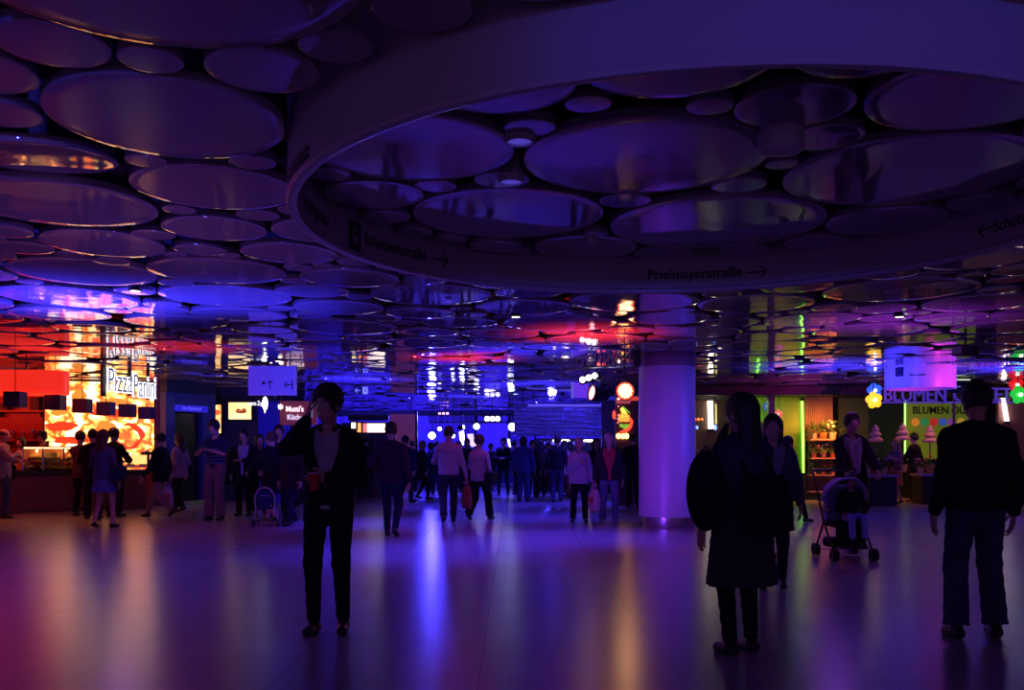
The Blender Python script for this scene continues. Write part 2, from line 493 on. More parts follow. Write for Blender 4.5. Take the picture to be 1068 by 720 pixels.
    if hk!='bald':
        hm=mat('hair_%02d%02d'%(hcx[0]*99,hcx[2]*99),hcx,.55,noise=.35,nscale=90,bump=.6)
        def hf(P):
            Q=hp(P)
            g=.014 if hk!='fringe' else .006
            t=d_ell(Q,(0,-.008,1.672),(.077+g,.098+g,.100+g))
            face_=d_ell(Q,(0,.125,1.605),(.082,.085,.105))
            t=smax(t,-face_,.01)
            t=smax(t,(1.575 if hk!='fringe' else 1.62)-Q[...,2]-np.clip((Q[...,1])*.6,-.03,.03),.01)
            if hk=='long':
                b=smin(d_ecap(Q,(0,-.055,1.66),(0,-.085,1.43),.085,.085,1.15,.62),t,.03)
                t=smax(b,-d_ell(Q,(0,.09,1.58),(.066,.12,.13)),.01)
            if hk=='bob':
                b=smin(d_ecap(Q,(0,-.03,1.66),(0,-.035,1.565),.092,.085,1.1,.95),t,.03)
                t=smax(b,-d_ell(Q,(0,.09,1.59),(.064,.12,.12)),.01)
            if hk=='curly':
                b=d_ell(Q,(0,-.012,1.695),(.098,.114,.098)); t=smax(smin(t,b,.02),-d_ell(Q,(0,.125,1.60),(.085,.09,.105)),.01)
                t=t+.007*np.sin(Q[...,0]*150)*np.sin(Q[...,2]*140+Q[...,1]*90)
            if hk=='fringe': # balding: only sides and back
                t=smax(t,-d_ell(Q,(0,.03,1.74),(.085,.10,.075)),.01)
            if hk=='bun': t=smin(t,d_ell(Q,(0,-.10,1.73),(.04,.035,.04)),.015)
            return t+.0025*np.sin(Q[...,0]*220)
        e=.16; mk('hair',hf,(-e,-.24,1.30+d),(e,.16,1.84+d),hm,min(cell,.011))
    if eyes:
        mw=mat('eye_white',(.6,.6,.6),.2); mi=mat('eye_dark',(.02,.015,.01),.2); ml=mat('lips',(.35,.12,.1),.5)
        def hx(p): v=np.array(p,float); return ((Rh@((v-(piv-A(0,0,d)))*1.07)+piv))*S
        for s in(1,-1):
            e=part('eye',MB().ball(hx((s*.031,.0815,1.648)),.0125*S,12),mw,rt)
            part('iris',MB().ball(hx((s*.031,.0905,1.647)),.0056*S,8),mi,e)
            part('eyebrow',MB().path([hx((s*.014,.099,1.664)),hx((s*.03,.097,1.670)),hx((s*.047,.084,1.665))],.0035*S,6),mi if hcx[0]<.1 else ml,rt)
        part('lips',MB().path([hx((-.022,.091,1.573)),hx((0,.099,1.574)),hx((.022,.091,1.573))],[.003*S,.006*S,.003*S],6),ml,rt)
    info=dict(root=rt,S=S,d=d,wr={k:v*S for k,v in wr.items()},fd=fdir,sh={k:v*S for k,v in sh.items()},H=H,loc=Vector(loc),face=math.radians(face),head=hp)
    return info
def wpos(i,p):  # local (metres) -> world
    return i['root'].location+Matrix.Rotation(i['face'],3,'Z')@Vector(p)
# ---------------------------------------------------------------- materials of the hall
def disc_mat():
    m=bpy.data.materials.new('ceiling_lacquer'); m.use_nodes=True; nt=m.node_tree; b=nt.nodes['Principled BSDF']
    b.inputs['Base Color'].default_value=(.30,.26,.30,1); b.inputs['Roughness'].default_value=.05; b.inputs['IOR'].default_value=1.75
    tc=nt.nodes.new('ShaderNodeTexCoord'); n=nt.nodes.new('ShaderNodeTexNoise'); n.inputs['Scale'].default_value=2.2; n.inputs['Detail'].default_value=1
    bp=nt.nodes.new('ShaderNodeBump'); bp.inputs['Strength'].default_value=.35; bp.inputs['Distance'].default_value=.012
    nt.links.new(tc.outputs['Object'],n.inputs['Vector']); nt.links.new(n.outputs['Fac'],bp.inputs['Height']); nt.links.new(bp.outputs['Normal'],b.inputs['Normal'])
    return m
M_disc=disc_mat()
def floor_mat():
    m=bpy.data.materials.new('floor_stone'); m.use_nodes=True; nt=m.node_tree; b=nt.nodes['Principled BSDF']; L=nt.links
    tc=nt.nodes.new('ShaderNodeTexCoord'); sp=nt.nodes.new('ShaderNodeSeparateXYZ'); L.new(tc.outputs['Object'],sp.inputs[0])
    def M(op,a,b=None):
        n=nt.nodes.new('ShaderNodeMath'); n.operation=op
        for k,v in enumerate((a,b)):
            if v is None: continue
            if isinstance(v,(int,float)): n.inputs[k].default_value=v
            else: L.new(v,n.inputs[k])
        return n.outputs[0]
    seam=M('MAXIMUM',M('LESS_THAN',M('FRACT',M('DIVIDE',M('ADD',sp.outputs['X'],60.2),1.2)),.006),M('LESS_THAN',M('FRACT',M('DIVIDE',M('ADD',sp.outputs['Y'],60.),1.2)),.006))
    n=nt.nodes.new('ShaderNodeTexNoise'); n.inputs['Scale'].default_value=1.4; n.inputs['Detail'].default_value=3; L.new(tc.outputs['Object'],n.inputs['Vector'])
    r=nt.nodes.new('ShaderNodeValToRGB'); r.color_ramp.elements[0].color=(.33,.30,.32,1); r.color_ramp.elements[1].color=(.40,.37,.39,1); L.new(n.outputs['Fac'],r.inputs['Fac'])
    mx=nt.nodes.new('ShaderNodeMix'); mx.data_type='RGBA'; L.new(seam,mx.inputs[0]); L.new(r.outputs['Color'],mx.inputs[6]); mx.inputs[7].default_value=(.22,.20,.21,1); L.new(mx.outputs[2],b.inputs['Base Color'])
    b.inputs['Roughness'].default_value=.24; b.inputs['IOR'].default_value=1.5
    return m
M_floor=floor_mat()
M_slab=mat('ceiling_slab_black',(.01,.01,.012),.9)
M_wall=mat('wall_dark_panel',(.06,.05,.07),.5,noise=.2,nscale=4)
M_black=mat('black_metal',(.012,.012,.014),.45)
M_steel=mat('brushed_steel',(.55,.52,.52),.25,metal=1.0)
M_alu=mat('truss_aluminium',(.45,.45,.5),.35,metal=.8)
M_white=mat('white_enamel',(.62,.60,.62),.35)
M_ring=mat('ring_enamel',(.50,.46,.48),.35)
M_bluepanel=mat('blue_lacquer_panel',(.05,.06,.22),.3)
M_red=mat('red_lacquer',(.30,.02,.012),.35)
M_wood=mat('dark_reddish_wood',(.12,.045,.03),.4,noise=.35,nscale=8)
M_ink=mat('black_sign_ink',(.008,.008,.008),.6)
M_glass=mat('counter_glass',(.9,.9,.9),.03,trans=1.0,ior=1.2)
M_lensw=emis('white_lamp_lens',(.62,.68,1.0),14)
M_lensw2=emis('warm_white_lamp',(1,.72,.42),10)
def vlit(name,col,s): return emis(name,col,s)
# ---------------------------------------------------------------- floor, ceiling slab, walls
struct('floor',box((0,21,-.05),(70,49,.1)),M_floor)
struct('ceiling',box((0,21,3.62),(70,49,.1)),M_slab)
struct('wall_back',box((0,45.2,1.8),(60,.3,3.7)),M_wall)
struct('wall_left',box((-20.2,21,1.8),(.3,48.5,3.7)),M_wall)
struct('wall_right',box((24.2,21,1.8),(.3,48.5,3.7)),M_wall)
# ---------------------------------------------------------------- foreground hanging ring
RC=Vector((1.125,5.96,0)); RR=2.515; RB=2.815
def ring_hit(px,R=RR-.03,c=RC,far=True):
    dx,dy=(px-CX)/F,1.0; a=dx*dx+dy*dy; b=-2*(dx*c.x+dy*c.y); cc=c.x**2+c.y**2-R*R
    dsc=max(b*b-4*a*cc,0); t=(-b+(1 if far else -1)*math.sqrt(dsc))/(2*a); return Vector((dx*t,dy*t,0))
rr=root('suspended_ceiling_ring','large pale round sign ring hanging under the near ceiling, street names on its inner face','ceiling ring',(RC.x,RC.y,0))
prof=[(RR-.035,RB+.05),(RR-.03,3.575),(RR+.005,3.575),(RR+.005,RB+.05),(RR+.015,RB+.02),(RR+.005,RB),(RR-.02,RB-.006),(RR-.05,RB+.005),(RR-.052,RB+.03)]
part('ring_wall',MB().lathe(prof,(0,0,0),160,closed=True),M_ring,rr)
def ring_text(s,px,py,size,c=RC,R=RR-.04,parent=rr,far=True,inner=True,m=M_ink,sx=1.0,nm='street_name'):
    p=ring_hit(px,R,c,far); a0=math.atan2(p.y-c.y,p.x-c.x); z=EYE+(HY-py)/F*p.y
    me=text_mesh(s,size,0.0,sx=sx,off=.0015) if isinstance(s,str) else s
    R2=R-.004 if inner else R+.004
    for v in me.vertices:
        a=a0-v.co.x/R if inner else a0+v.co.x/R
        r=R2; v.co=Vector((r*math.cos(a),r*math.sin(a),z+v.co.y))
    me.name=nm; me.materials.append(m); return link(nm,me,parent)
def arrow_mesh(L,h,w,d=1):
    mb=MB(); 
    def seg(a,b):
        a=Vector((*a,0));b=Vector((*b,0)); t=(b-a).normalized(); n=Vector((-t.y,t.x,0))*w/2
        K=6; pts=[a+(b-a)*k/K for k in range(K+1)]
        mb.add([p+n for p in pts]+[p-n for p in pts],[(k,k+1,K+1+k+1,K+1+k) for k in range(K)])
    seg((-L/2*d,0),(L/2*d,0)); seg((L/2*d-h*.5*d,h/2),(L/2*d,0)); seg((L/2*d-h*.5*d,-h/2),(L/2*d,0))
    me=bpy.data.meshes.new('arrow'); me.from_pydata(mb.v,[],mb.f); return me
ring_text('Prielmayerstraße',724,286,.125)
ring_text(arrow_mesh(.17,.10,.013),789,284,1,nm='arrow_sign')
ring_text('Schützenstraße',411,259,.125)
ring_text(arrow_mesh(.17,.10,.013),459,271,1,nm='arrow_sign')
ring_text('Karlsplatz',329,221,.13)
ring_text(arrow_mesh(.17,.10,.013,-1),312,203,1,nm='arrow_sign')
ring_text(arrow_mesh(.15,.10,.013,-1),1029,239,1,nm='arrow_sign')
ring_text('Schützenstraße',1076,224,.12)
def quad_me(w,h,K=6):
    me=bpy.data.meshes.new('q'); v=[(x*w/K-w/2,y,0) for x in range(K+1) for y in(-h/2,h/2)]
    me.from_pydata(v,[],[(2*k,2*k+2,2*k+3,2*k+1) for k in range(K)]); return me
ring_text(quad_me(.155,.215),370,246,1,nm='tram_pictogram_plate')
# tram pictogram : front of a tram in pale enamel
def poly_me(polys):
    me=bpy.data.meshes.new('p'); v=[];f=[]
    for pl in polys: o=len(v); v+=[(x,y,0) for x,y in pl]; f.append(tuple(range(o,o+len(pl))))
    me.from_pydata(v,[],f); return me
M_pic=mat('pictogram_pale',(.35,.33,.36),.5)
ring_text(poly_me([[(-.035,-.05),(.035,-.05),(.042,0),(.032,.045),(-.032,.045),(-.042,0)],[(-.05,-.09),(-.035,-.09),(-.02,-.055),(-.03,-.055)],[(.05,-.09),(.035,-.09),(.02,-.055),(.03,-.055)],[(-.006,.05),(.006,.05),(.006,.07),(-.006,.07)],[(-.025,.07),(.025,.07),(.0,.09)]]),370,246,1,R=RR-.044,m=M_pic,nm='tram_pictogram')
ring_text(poly_me([[(-.028,.0),(.028,.0),(.022,.03),(-.022,.03)]]),370,246,1,R=RR-.048,nm='tram_pictogram_window')
# outer face lettering near the left silhouette
ring_text('Karlsplatz',309,170,.13,R=RR+.008,far=False,inner=False)
# ---------------------------------------------------------------- ceiling discs
DM={}
def disc_mesh(r):
    k=round(r,3)
    if k in DM: return DM[k]
    t=.05; b=.003; n=64 if r>.35 else 40
    prof=[(1e-6,0.0),(r*.86,.0001),(r-b*1.6,.0008),(r-b*.8,.0016),(r-b*.25,.003),(r,.006),(r,t),(r-.02,t+.004),(.06,t+.004),(.05,.46)]
    mb=MB().lathe(prof,(0,0,0),n)
    DM[k]=mb.mesh('ceiling_disc',M_disc); return DM[k]
discs=[] # x,y,r,tilt,taz,label
LB={}
def add_disc(x,y,r,tilt=None,az=None,lab=None,dz=None,grp=None): discs.append((x,y,r,tilt,az,lab,dz,grp))
def pd(px,py,dia,lab,**k): x,y=cp(px,py); add_disc(x,y,dia/2,lab=lab,**k)
# inside the ring
pd(530,227,1.42,'round ceiling disc inside the big ring, in front of its plain stretch',tilt=.0,az=0)
pd(747,234,1.62,'round ceiling disc inside the big ring, right above the words Prielmayerstraße',tilt=.0,az=0)
pd(672,165,1.44,'wide round ceiling disc at the middle of the big ring',tilt=0,az=0)
pd(428,155,1.20,'round ceiling disc at the left inside the big ring',tilt=0,az=0)
add_disc(2.50,5.75,.76,lab='broad ceiling disc at the right inside the big ring')
# outside, left of the ring, measured one by one
pd(175,125,1.20,'large ceiling disc topmost at the left, cut by the top of the photo',tilt=.5,az=90)
pd(42,166,.86,'ceiling disc at top left mirroring the warm pizza stand in orange streaks',tilt=-5.2,az=90,dz=.0)
pd(60,214,1.34,'broad dark violet ceiling disc at the left edge, below the orange streaked one')
pd(223,199,1.06,'ceiling disc with blue lit rim just left of the big ring')
pd(108,255,.98,'ceiling disc at left with thin orange glints on its left rim',tilt=1.2,az=70)
pd(87,286,1.36,'wide ceiling disc at left with faint warm reflections, above the blue lit one',tilt=.8,az=90)
pd(2,240,.45,'small ceiling disc cut by the left edge of the photo')
pd(22,260,.52,'small ceiling disc near the left edge with a warm glint')
pd(160,246,.34,'tiny ceiling disc right of the broad dark violet disc')
pd(224,240,.80,'medium ceiling disc below the blue rimmed one, left of the ring')
pd(209,260,.44,'small ceiling disc between two wider ones, left of the ring')
pd(302,265,.84,'medium ceiling disc behind the left foot of the big ring')
pd(227,284,1.30,'wide ceiling disc above the blue lit one, left of the ring')
pd(365,290,.99,'ceiling disc just under the ring where the tram pictogram sits')
pd(326,305,.80,'ceiling disc behind and left of the one under the tram pictogram')
pd(450,309,1.36,'wide ceiling disc under the ring with bright and dark mirrored patches')
pd(236,311,1.46,'wide blue lit ceiling disc left of centre')
pd(72,311,1.52,'wide bright blue ceiling disc above the pizza stand')
pd(788,318,1.36,'wide ceiling disc just below the ring, right of the pillar')
pd(938,304,1.60,'wide ceiling disc below the right part of the ring')
pd(1018,272,.98,'ceiling disc beyond the right end of the ring, cut by it')
AR=np.array([[d[0],d[1],d[2]] for d in discs])
def ok(x,y,r,A_):
    dd=np.hypot(A_[:,0]-x,A_[:,1]-y); return bool((dd>A_[:,2]+r+.012).all())
def ringok(x,y,r,c=RC,R=RR):
    q=math.hypot(x-c.x,y-c.y); return abs(q-R)>r+.06
# second ring (far right drum)
RC2=Vector((8.55,19.1,0)); RR2=.69
PILLAR=(2.79,16.4,.515)
ext=[list(a) for a in AR]
for r,N in((.78,500),(.66,500),(.55,600),(.45,600)):
    arr=np.array(ext)
    for _ in range(N):
        y=3.0+35.5*RNG.rand(); w=.60*y+1.0; x=(RNG.rand()*2-1)*w
        if x<-19 or x>23: continue
        r_=round(r*(.94+.1*RNG.rand())*40)/40.0
        if math.hypot(x-PILLAR[0],y-PILLAR[1])<PILLAR[2]+r_+.02: continue
        if not ringok(x,y,r_): continue
        if math.hypot(x-RC2.x,y-RC2.y)<RR2+r_+.02: continue
        if not ok(x,y,r_,arr): continue
        ext.append([x,y,r_]); arr=np.array(ext); add_disc(x,y,r_)
# fill what is left between them with the largest disc that fits
NP=110000
gy=3.0+35.5*RNG.rand(NP); gx=(RNG.rand(NP)*2-1)*(.60*gy+1.0); kp=(gx>-19.5)&(gx<23.5); gx=gx[kp]; gy=gy[kp]
av=np.full(len(gx),.62)
for (x,y,r) in ext: av=np.minimum(av,np.hypot(gx-x,gy-y)-r)
q=np.hypot(gx-RC.x,gy-RC.y); av=np.minimum(av,np.abs(q-RR)-.05)
av=np.minimum(av,np.hypot(gx-PILLAR[0],gy-PILLAR[1])-PILLAR[2]); av=np.minimum(av,np.hypot(gx-RC2.x,gy-RC2.y)-RR2)
av=av-.010
mn=np.where(gy<9,.10,np.where(gy<16,.14,np.where(gy<24,.19,.26)))
for _ in range(2200):
    sc_=np.where(av>=mn,av,-1); i=int(np.argmax(sc_))
    if sc_[i]<0: break
    r_=math.floor(float(av[i])*50)/50.0
    if r_<.09: break
    add_disc(float(gx[i]),float(gy[i]),r_)
    av=np.minimum(av,np.hypot(gx-gx[i],gy-gy[i])-r_-.010)
print('discs',len(discs))
nd=[];farm=[]
def vis(d):
    px=CX+d[0]/d[1]*F; return -60<px<1130 
def imsize(d): return (d[2]*F/d[1])**2*(CEIL-EYE)/d[1]*(1 if vis(d) else .02)
order=sorted(range(len(discs)),key=lambda i:-imsize(discs[i]))
keep=set(order[:298]); proto={}
stuff=MB()
for i,d in enumerate(discs):
    x,y,r,tilt,az,lab,dz,grp=d
    far=min(1,max(0,(y-6)/10))
    tl=math.radians(tilt if tilt is not None else RNG.normal(0,.30+.38*far)); a=math.radians(az) if az is not None else RNG.rand()*PI
    z=CEIL+(dz if dz is not None else (RNG.rand()-.5)*.03)
    # tilt axis: az=90 -> the edge nearest the camera is higher
    R=Matrix.Rotation(a-PI/2,3,'Z')@Matrix.Rotation(-tl,3,'X')@Matrix.Rotation(-(a-PI/2),3,'Z')
    if i in keep:
        o=link('ceiling_disc',disc_mesh(r),None,(x,y,z),R.to_euler())
        if lab: tag(o,lab,'ceiling disc','lacquered ceiling discs')
        else:
            px=CX+x/y*F; row='in the near rows' if y<9.5 else ('in the middle rows' if y<15 else ('in the back rows' if y<23 else 'in the farthest rows'))
            inside=math.hypot(x-RC.x,y-RC.y)<RR
            if inside: row='inside the big ring'; side='among the wider ones'
            else: side='over the pizza stand side' if px<165 else 'between pizza stand and dark doorway side' if px<330 else 'over the left half of the crowd' if px<500 else 'over the right half of the crowd' if px<665 else 'behind and beside the white pillar' if px<800 else 'over the flower shop side'
            sz='small' if r<.27 else 'medium' if r<.5 else 'wide'
            lb=f'{sz} glossy round ceiling disc {row}, {side}'
            tag(o,lb,'ceiling disc',f'{sz} ceiling discs {row} {side}')
    else:
        M=Matrix.Translation((x,y,z))@R.to_4x4()
        n=24; ring=[(r,.02),(r,.06)]
        vs=[];vb=[(1-.012/r,.0),(1,.015),(1,.055)]
        for s_,zz in vb: vs+=[M@Vector((r*s_*math.cos(2*PI*k/n),r*s_*math.sin(2*PI*k/n),zz)) for k in range(n)]
        fs=[tuple(range(n))]+[(j*n+k,j*n+(k+1)%n,(j+1)*n+(k+1)%n,(j+1)*n+k) for j in range(2) for k in range(n)]
        stuff.add(vs,fs)
if stuff.v:
    o=link('distant_ceiling_discs',stuff.mesh('distant_ceiling_discs',M_disc)); o['kind']='stuff'
    tag(o,'remaining small glossy ceiling discs far back near the stage and at the sides','ceiling discs')
# small round downlights among the discs
def downlight(px,py,lab,lit=True,d=.16,drop=.04):
    x,y=cp(px,py,CEIL-drop)
    r=root('ceiling_downlight',lab,'downlight',(x,y,CEIL-drop),0,'small downlights inside the ring' if lit else None)
    part('housing',MB().lathe([(d*.42,0.03),(d*.42,.0),(d*.5,.0),(d*.55,.02),(d*.5,.52)],(0,0,0),24),M_white,r)
    part('diffuser',MB().lathe([(1e-5,.012),(d*.42,.012),(d*.42,.016),(1e-5,.016)],(0,0,0),20),emis('dim_blue_diffuser',(.12,.08,.8),.5) if lit else M_white,r)
downlight(542,149,'small round downlight above, nearest the top of the ring'); downlight(533,191,'small bluish downlight between the two front discs in the ring')
downlight(616,253,'tiny unlit spotlight near the ring wall, right of a disc',False,.10)
downlight(815,158,'cylindrical unlit downlight at the right inside the ring',False,.22,.12)
for px,py in((141+0,304),(538,331),(938,331),(290,377)):
    x,y=cp(px,py,CEIL-.02)
    r=root('ceiling_spotlight','small lit white ceiling spotlight among the discs, '+{141:'over the pizza stand',538:'under the ring by the red glow',938:'over the flower shop',290:'over the blue sign panel'}[px],'downlight',(x,y,CEIL-.02))
    part('housing',MB().lathe([(.05,.02),(.06,.0),(.07,.02),(.07,.5)],(0,0,0),16),M_black,r)
    part('lamp',MB().lathe([(1e-5,-.004),(.05,.0),(.05,.01),(1e-5,.01)],(0,0,0),16),emis('small_spot_white',(1,.9,.8),5),r)
# ---------------------------------------------------------------- second ring
r2=root('suspended_ceiling_ring','smaller drum shaped sign ring hanging before the flower shop, lit blue and pink','ceiling ring',(RC2.x,RC2.y,0))
part('ring_wall',MB().lathe([(RR2-.03,2.66),(RR2-.03,3.575),(RR2,3.575),(RR2,2.68),(RR2-.01,2.655)],(0,0,0),96,closed=True),M_white,r2)
def r2p(px,py,me,m,nm): return ring_text(me,px,py,1,c=RC2,R=RR2,parent=r2,far=False,inner=False,m=m,nm=nm)
r2p(938,388,quad_me(.19,.19),mat('navy_plate',(.01,.01,.05),.4),'pictogram_plate')
r2p(938,388,poly_me([[(-.085,-.006),(.085,-.006),(.085,.006),(-.085,.006)],[(-.025,.03),(.025,.03),(.012,.06),(-.012,.06)],[(-.02,-.06),(.02,-.06),(.02,-.03),(-.02,-.03)]]),mat('pictogram_violet',(.3,.25,.7),.5),'pictogram')
ring_text('Bayerstraße',957,391,.06,c=RC2,R=RR2+.001,parent=r2,far=False,inner=False)
# ---------------------------------------------------------------- pillar
pr=root('round_pillar','thick white round pillar washed in violet light, standing on the concourse floor','pillar',(PILLAR[0],PILLAR[1],0))
part('shaft',MB().lathe([(.505,.19),(.505,2.84),(.508,3.4)],(0,0,0),96),mat('pillar_white',(.50,.46,.50),.38),pr)
part('base_ring',MB().lathe([(.512,0),(.515,.01),(.515,.185),(.506,.192)],(0,0,0),96),M_steel,pr,label='polished steel base ring')
part('top_collar',MB().lathe([(.512,2.86),(.514,2.865),(.514,3.08),(.51,3.085),(.51,3.6)],(0,0,0),96),mat('collar_brown',(.26,.15,.16),.45),pr,label='brown collar under the ceiling')
# ---------------------------------------------------------------- helpers for panels standing along a line
def slant(P0,P1):
    d=Vector((P1[0]-P0[0],P1[1]-P0[1],0)); return d.length, math.atan2(d.y,d.x), Vector(((P0[0]+P1[0])/2,(P0[1]+P1[1])/2,0))
def node_mural():
    m=bpy.data.materials.new('backlit_food_photo'); m.use_nodes=True; nt=m.node_tree; b=nt.nodes['Principled BSDF']; L=nt.links
    b.inputs['Base Color'].default_value=(.05,.03,.02,1); b.inputs['Roughness'].default_value=.4
    tc=nt.nodes.new('ShaderNodeTexCoord'); 
    n1=nt.nodes.new('ShaderNodeTexNoise'); n1.inputs['Scale'].default_value=1.5; n1.inputs['Detail'].default_value=3; n1.inputs['Distortion'].default_value=1.8
    v=nt.nodes.new('ShaderNodeTexVoronoi'); v.inputs['Scale'].default_value=2.9; v.feature='SMOOTH_F1'
    L.new(tc.outputs['Object'],n1.inputs['Vector']); 
    mp=nt.nodes.new('ShaderNodeMix'); mp.data_type='RGBA'; mp.inputs[0].default_value=.3
    L.new(tc.outputs['Object'],mp.inputs[6]); L.new(n1.outputs['Color'],mp.inputs[7]); L.new(mp.outputs[2],v.inputs['Vector'])
    r=nt.nodes.new('ShaderNodeValToRGB'); cr=r.color_ramp; cr.elements[0].color=(1.0,.88,.55,1); cr.elements[0].position=.10
    cr.elements[1].color=(1,.62,.22,1); cr.elements[1].position=.95
    for p,c in((.28,(1,.62,.12,1)),(.40,(.55,.10,.015,1)),(.47,(.95,.05,.01,1)),(.55,(1,.40,.05,1)),(.62,(1,.9,.6,1)),(.8,(1,.82,.45,1))):
        e=cr.elements.new(p); e.color=c
    n2=nt.nodes.new('ShaderNodeTexNoise'); n2.inputs['Scale'].default_value=7; n2.inputs['Detail'].default_value=4
    L.new(tc.outputs['Object'],n2.inputs['Vector'])
    ad=nt.nodes.new('ShaderNodeMath'); ad.operation='MULTIPLY_ADD'; ad.inputs[1].default_value=.55; ad.inputs[2].default_value=-.26
    a2=nt.nodes.new('ShaderNodeMath'); a2.operation='ADD'
    L.new(n2.outputs['Fac'],ad.inputs[0]); L.new(ad.outputs[0],a2.inputs[0]); L.new(v.outputs['Distance'],a2.inputs[1]); L.new(a2.outputs[0],r.inputs['Fac'])
    L.new(r.outputs['Color'],b.inputs['Emission Color']); b.inputs['Emission Strength'].default_value=2.7
    return m
# ================================================================ PIZZA STAND (left)
P0=(X_(47,21.9),21.9); P1=(X_(161,22.7),22.7); ln,an,mid=slant(P0,P1)
mu=root('backlit_wall_picture','huge backlit food photo wall of the pizza stand, glowing yellow and red','wall picture',mid,an)
part('light_box',box((0,.08,1.98),(ln+.1,.14,2.22)),M_black,mu)
part('picture',box((0,.0,1.98),(ln,.03,2.14)),node_mural(),mu)
def flat(polys):
    me=poly_me(polys); me.transform(UP.to_4x4()); return me
circ=lambda cx,cy,rx,ry,n=30:[(cx+rx*math.cos(2*PI*k/n),cy+ry*math.sin(2*PI*k/n)) for k in range(n)]
blob=lambda cx,cy,rx,ry,p,n=40:[(cx+rx*math.cos(2*PI*k/n)*(1+.13*math.sin(3*2*PI*k/n+p)+.07*math.sin(7*2*PI*k/n+2*p)),cy+ry*math.sin(2*PI*k/n)*(1+.16*math.sin(2*2*PI*k/n+p*1.7)+.08*math.sin(5*2*PI*k/n+p))) for k in range(n)]
xm=ln*.5
part('printed_plate',flat([blob(xm-.62,1.70,.36,.36,.4)]),emis('print_red',(1,.045,.01),1.3),mu,loc=(0,-.018,0))
part('printed_slice',flat([blob(xm-.62,1.74,.25,.24,2.0)]),node_mural(),mu,loc=(0,-.020,0))
for k,(a_,b_,c_,d_,p_,mm_) in enumerate(((-xm+.35,1.95,.34,.12,.3,'r'),(-xm+.55,1.62,.40,.10,1.2,'r'),(-xm+1.45,2.30,.50,.10,2.1,'r'),(-xm+.75,2.72,.17,.13,3.2,'c'),(-xm+1.55,2.55,.32,.12,.9,'c'),(-xm+1.35,1.98,.20,.13,1.7,'c'),(-xm+.30,2.30,.16,.10,4.0,'c'))):
    part('printed_topping',flat([blob(a_,b_,c_,d_,p_)]),emis('print_red',(1,.045,.01),1.3) if mm_=='r' else emis('print_crust',(.85,.24,.03),1.4),mu,loc=(0,-.019-.0004*k,0))
struct('wall_pizza_stand',MB().box((mid.x,mid.y+.02,.44),(ln+.2,.3,.88),rz=an).box((-15.3,22.3,1.78),(8.2,.15,3.56)),M_red)
# lit ledge + equipment at the right end below the mural
def onl(t,off=0,z=0):  # along the mural line, off = towards the viewer
    n=Vector((math.sin(an),-math.cos(an),0)); return Vector((P0[0]+(P1[0]-P0[0])*t,P0[1]+(P1[1]-P0[1])*t,z))+n*off
q=onl(.84,.16,.98); le=root('serving_ledge','brightly lit cream ledge under the pizza wall picture, right end','ledge',q,an)
part('ledge_board',box((0,0,0),(1.1,.28,.05)),mat('cream_board',(.8,.6,.35),.4),le); part('ledge_front',box((0,-.145,.17),(1.05,.01,.22)),emis('lit_ledge',(1,.42,.12),2.0),le)
for k,(t,h,w) in enumerate(((.76,.30,.10),(.80,.24,.12),(.88,.20,.10),(.93,.34,.22))):
    q=onl(t,.20,1.0+.005); o=root('condiment_jar' if k<3 else 'espresso_grinder',('dark bottle at the left end of the lit ledge','dark jar second from left on the lit ledge','short jar third from left on the lit ledge','boxy dark machine at the right end of the lit ledge')[k],'jar' if k<3 else 'machine',q)
    part('body',MB().lathe([(w*.5,0),(w*.5,h*.6),(w*.25,h*.8),(w*.22,h)],(0,0,0),16) if k<3 else box((0,0,h/2),(w,.2,h),bev=.02),M_black,o); part('lid',MB().lathe([(w*.26,h),(w*.26,h+.03)],(0,0,0),16),M_steel,o)
# framing posts of the stand
def post(px,Y,w,lab,m,z0=0,z1=3.575,rz=0):
    o=link('post',box((0,0,(z0+z1)/2),(w,w,z1-z0),bev=w*.08).mesh('post',m,False),None,(X_(px,Y),Y,0),(0,0,rz)); tag(o,lab,'post'); return o
post(165,22.4,.16,'violet brown square post at the right end of the pizza stand',mat('post_violet_brown',(.16,.07,.09),.4))
# hanging sign : posts and outlined letters
S0=Vector((X_(110,18.4),18.4,0)); S1=Vector((X_(162,19.8),19.8,0)); sl,sa,sm=slant(S0,S1)
sg=root('pizza_stand_sign','glowing white outlined letters on thin hanging posts before the pizza wall picture','sign',sm,sa)
zs=2.76
for k,x in enumerate((-sl/2-.03,-.01,sl/2-.20)):
    z_=zs-.30 if k!=1 else zs-.25
    part('hanging_post',box((x,.03,(z_+3.575)/2),(.10 if k==0 else .05,.05,3.575-z_)),M_black,sg)
M_sign=emis('sign_white_glow',(.93,.90,1.0),1.7)
M_face=mat('letter_grey_face',(.10,.09,.16),.5,emit=(.4,.35,.7),es=.16)
for s,x,w_,h_,dz in (('Pizza',-sl*.25,sl*.47,.50,.02),('Panini',sl*.25,sl*.48,.50,-.05)):
    a=text_w('letters_'+s.lower(),s,w_,h_,M_sign,sg,(x,-.03,zs+dz),ext=.02,off=.020)
    text_w('letter_face',s,w_*.97,h_*.93,M_face,a,(0,-.025,0),ext=.004,off=-.012)
part('rail',box((0,.02,zs-.02),(sl,.02,.02)),M_black,sg)
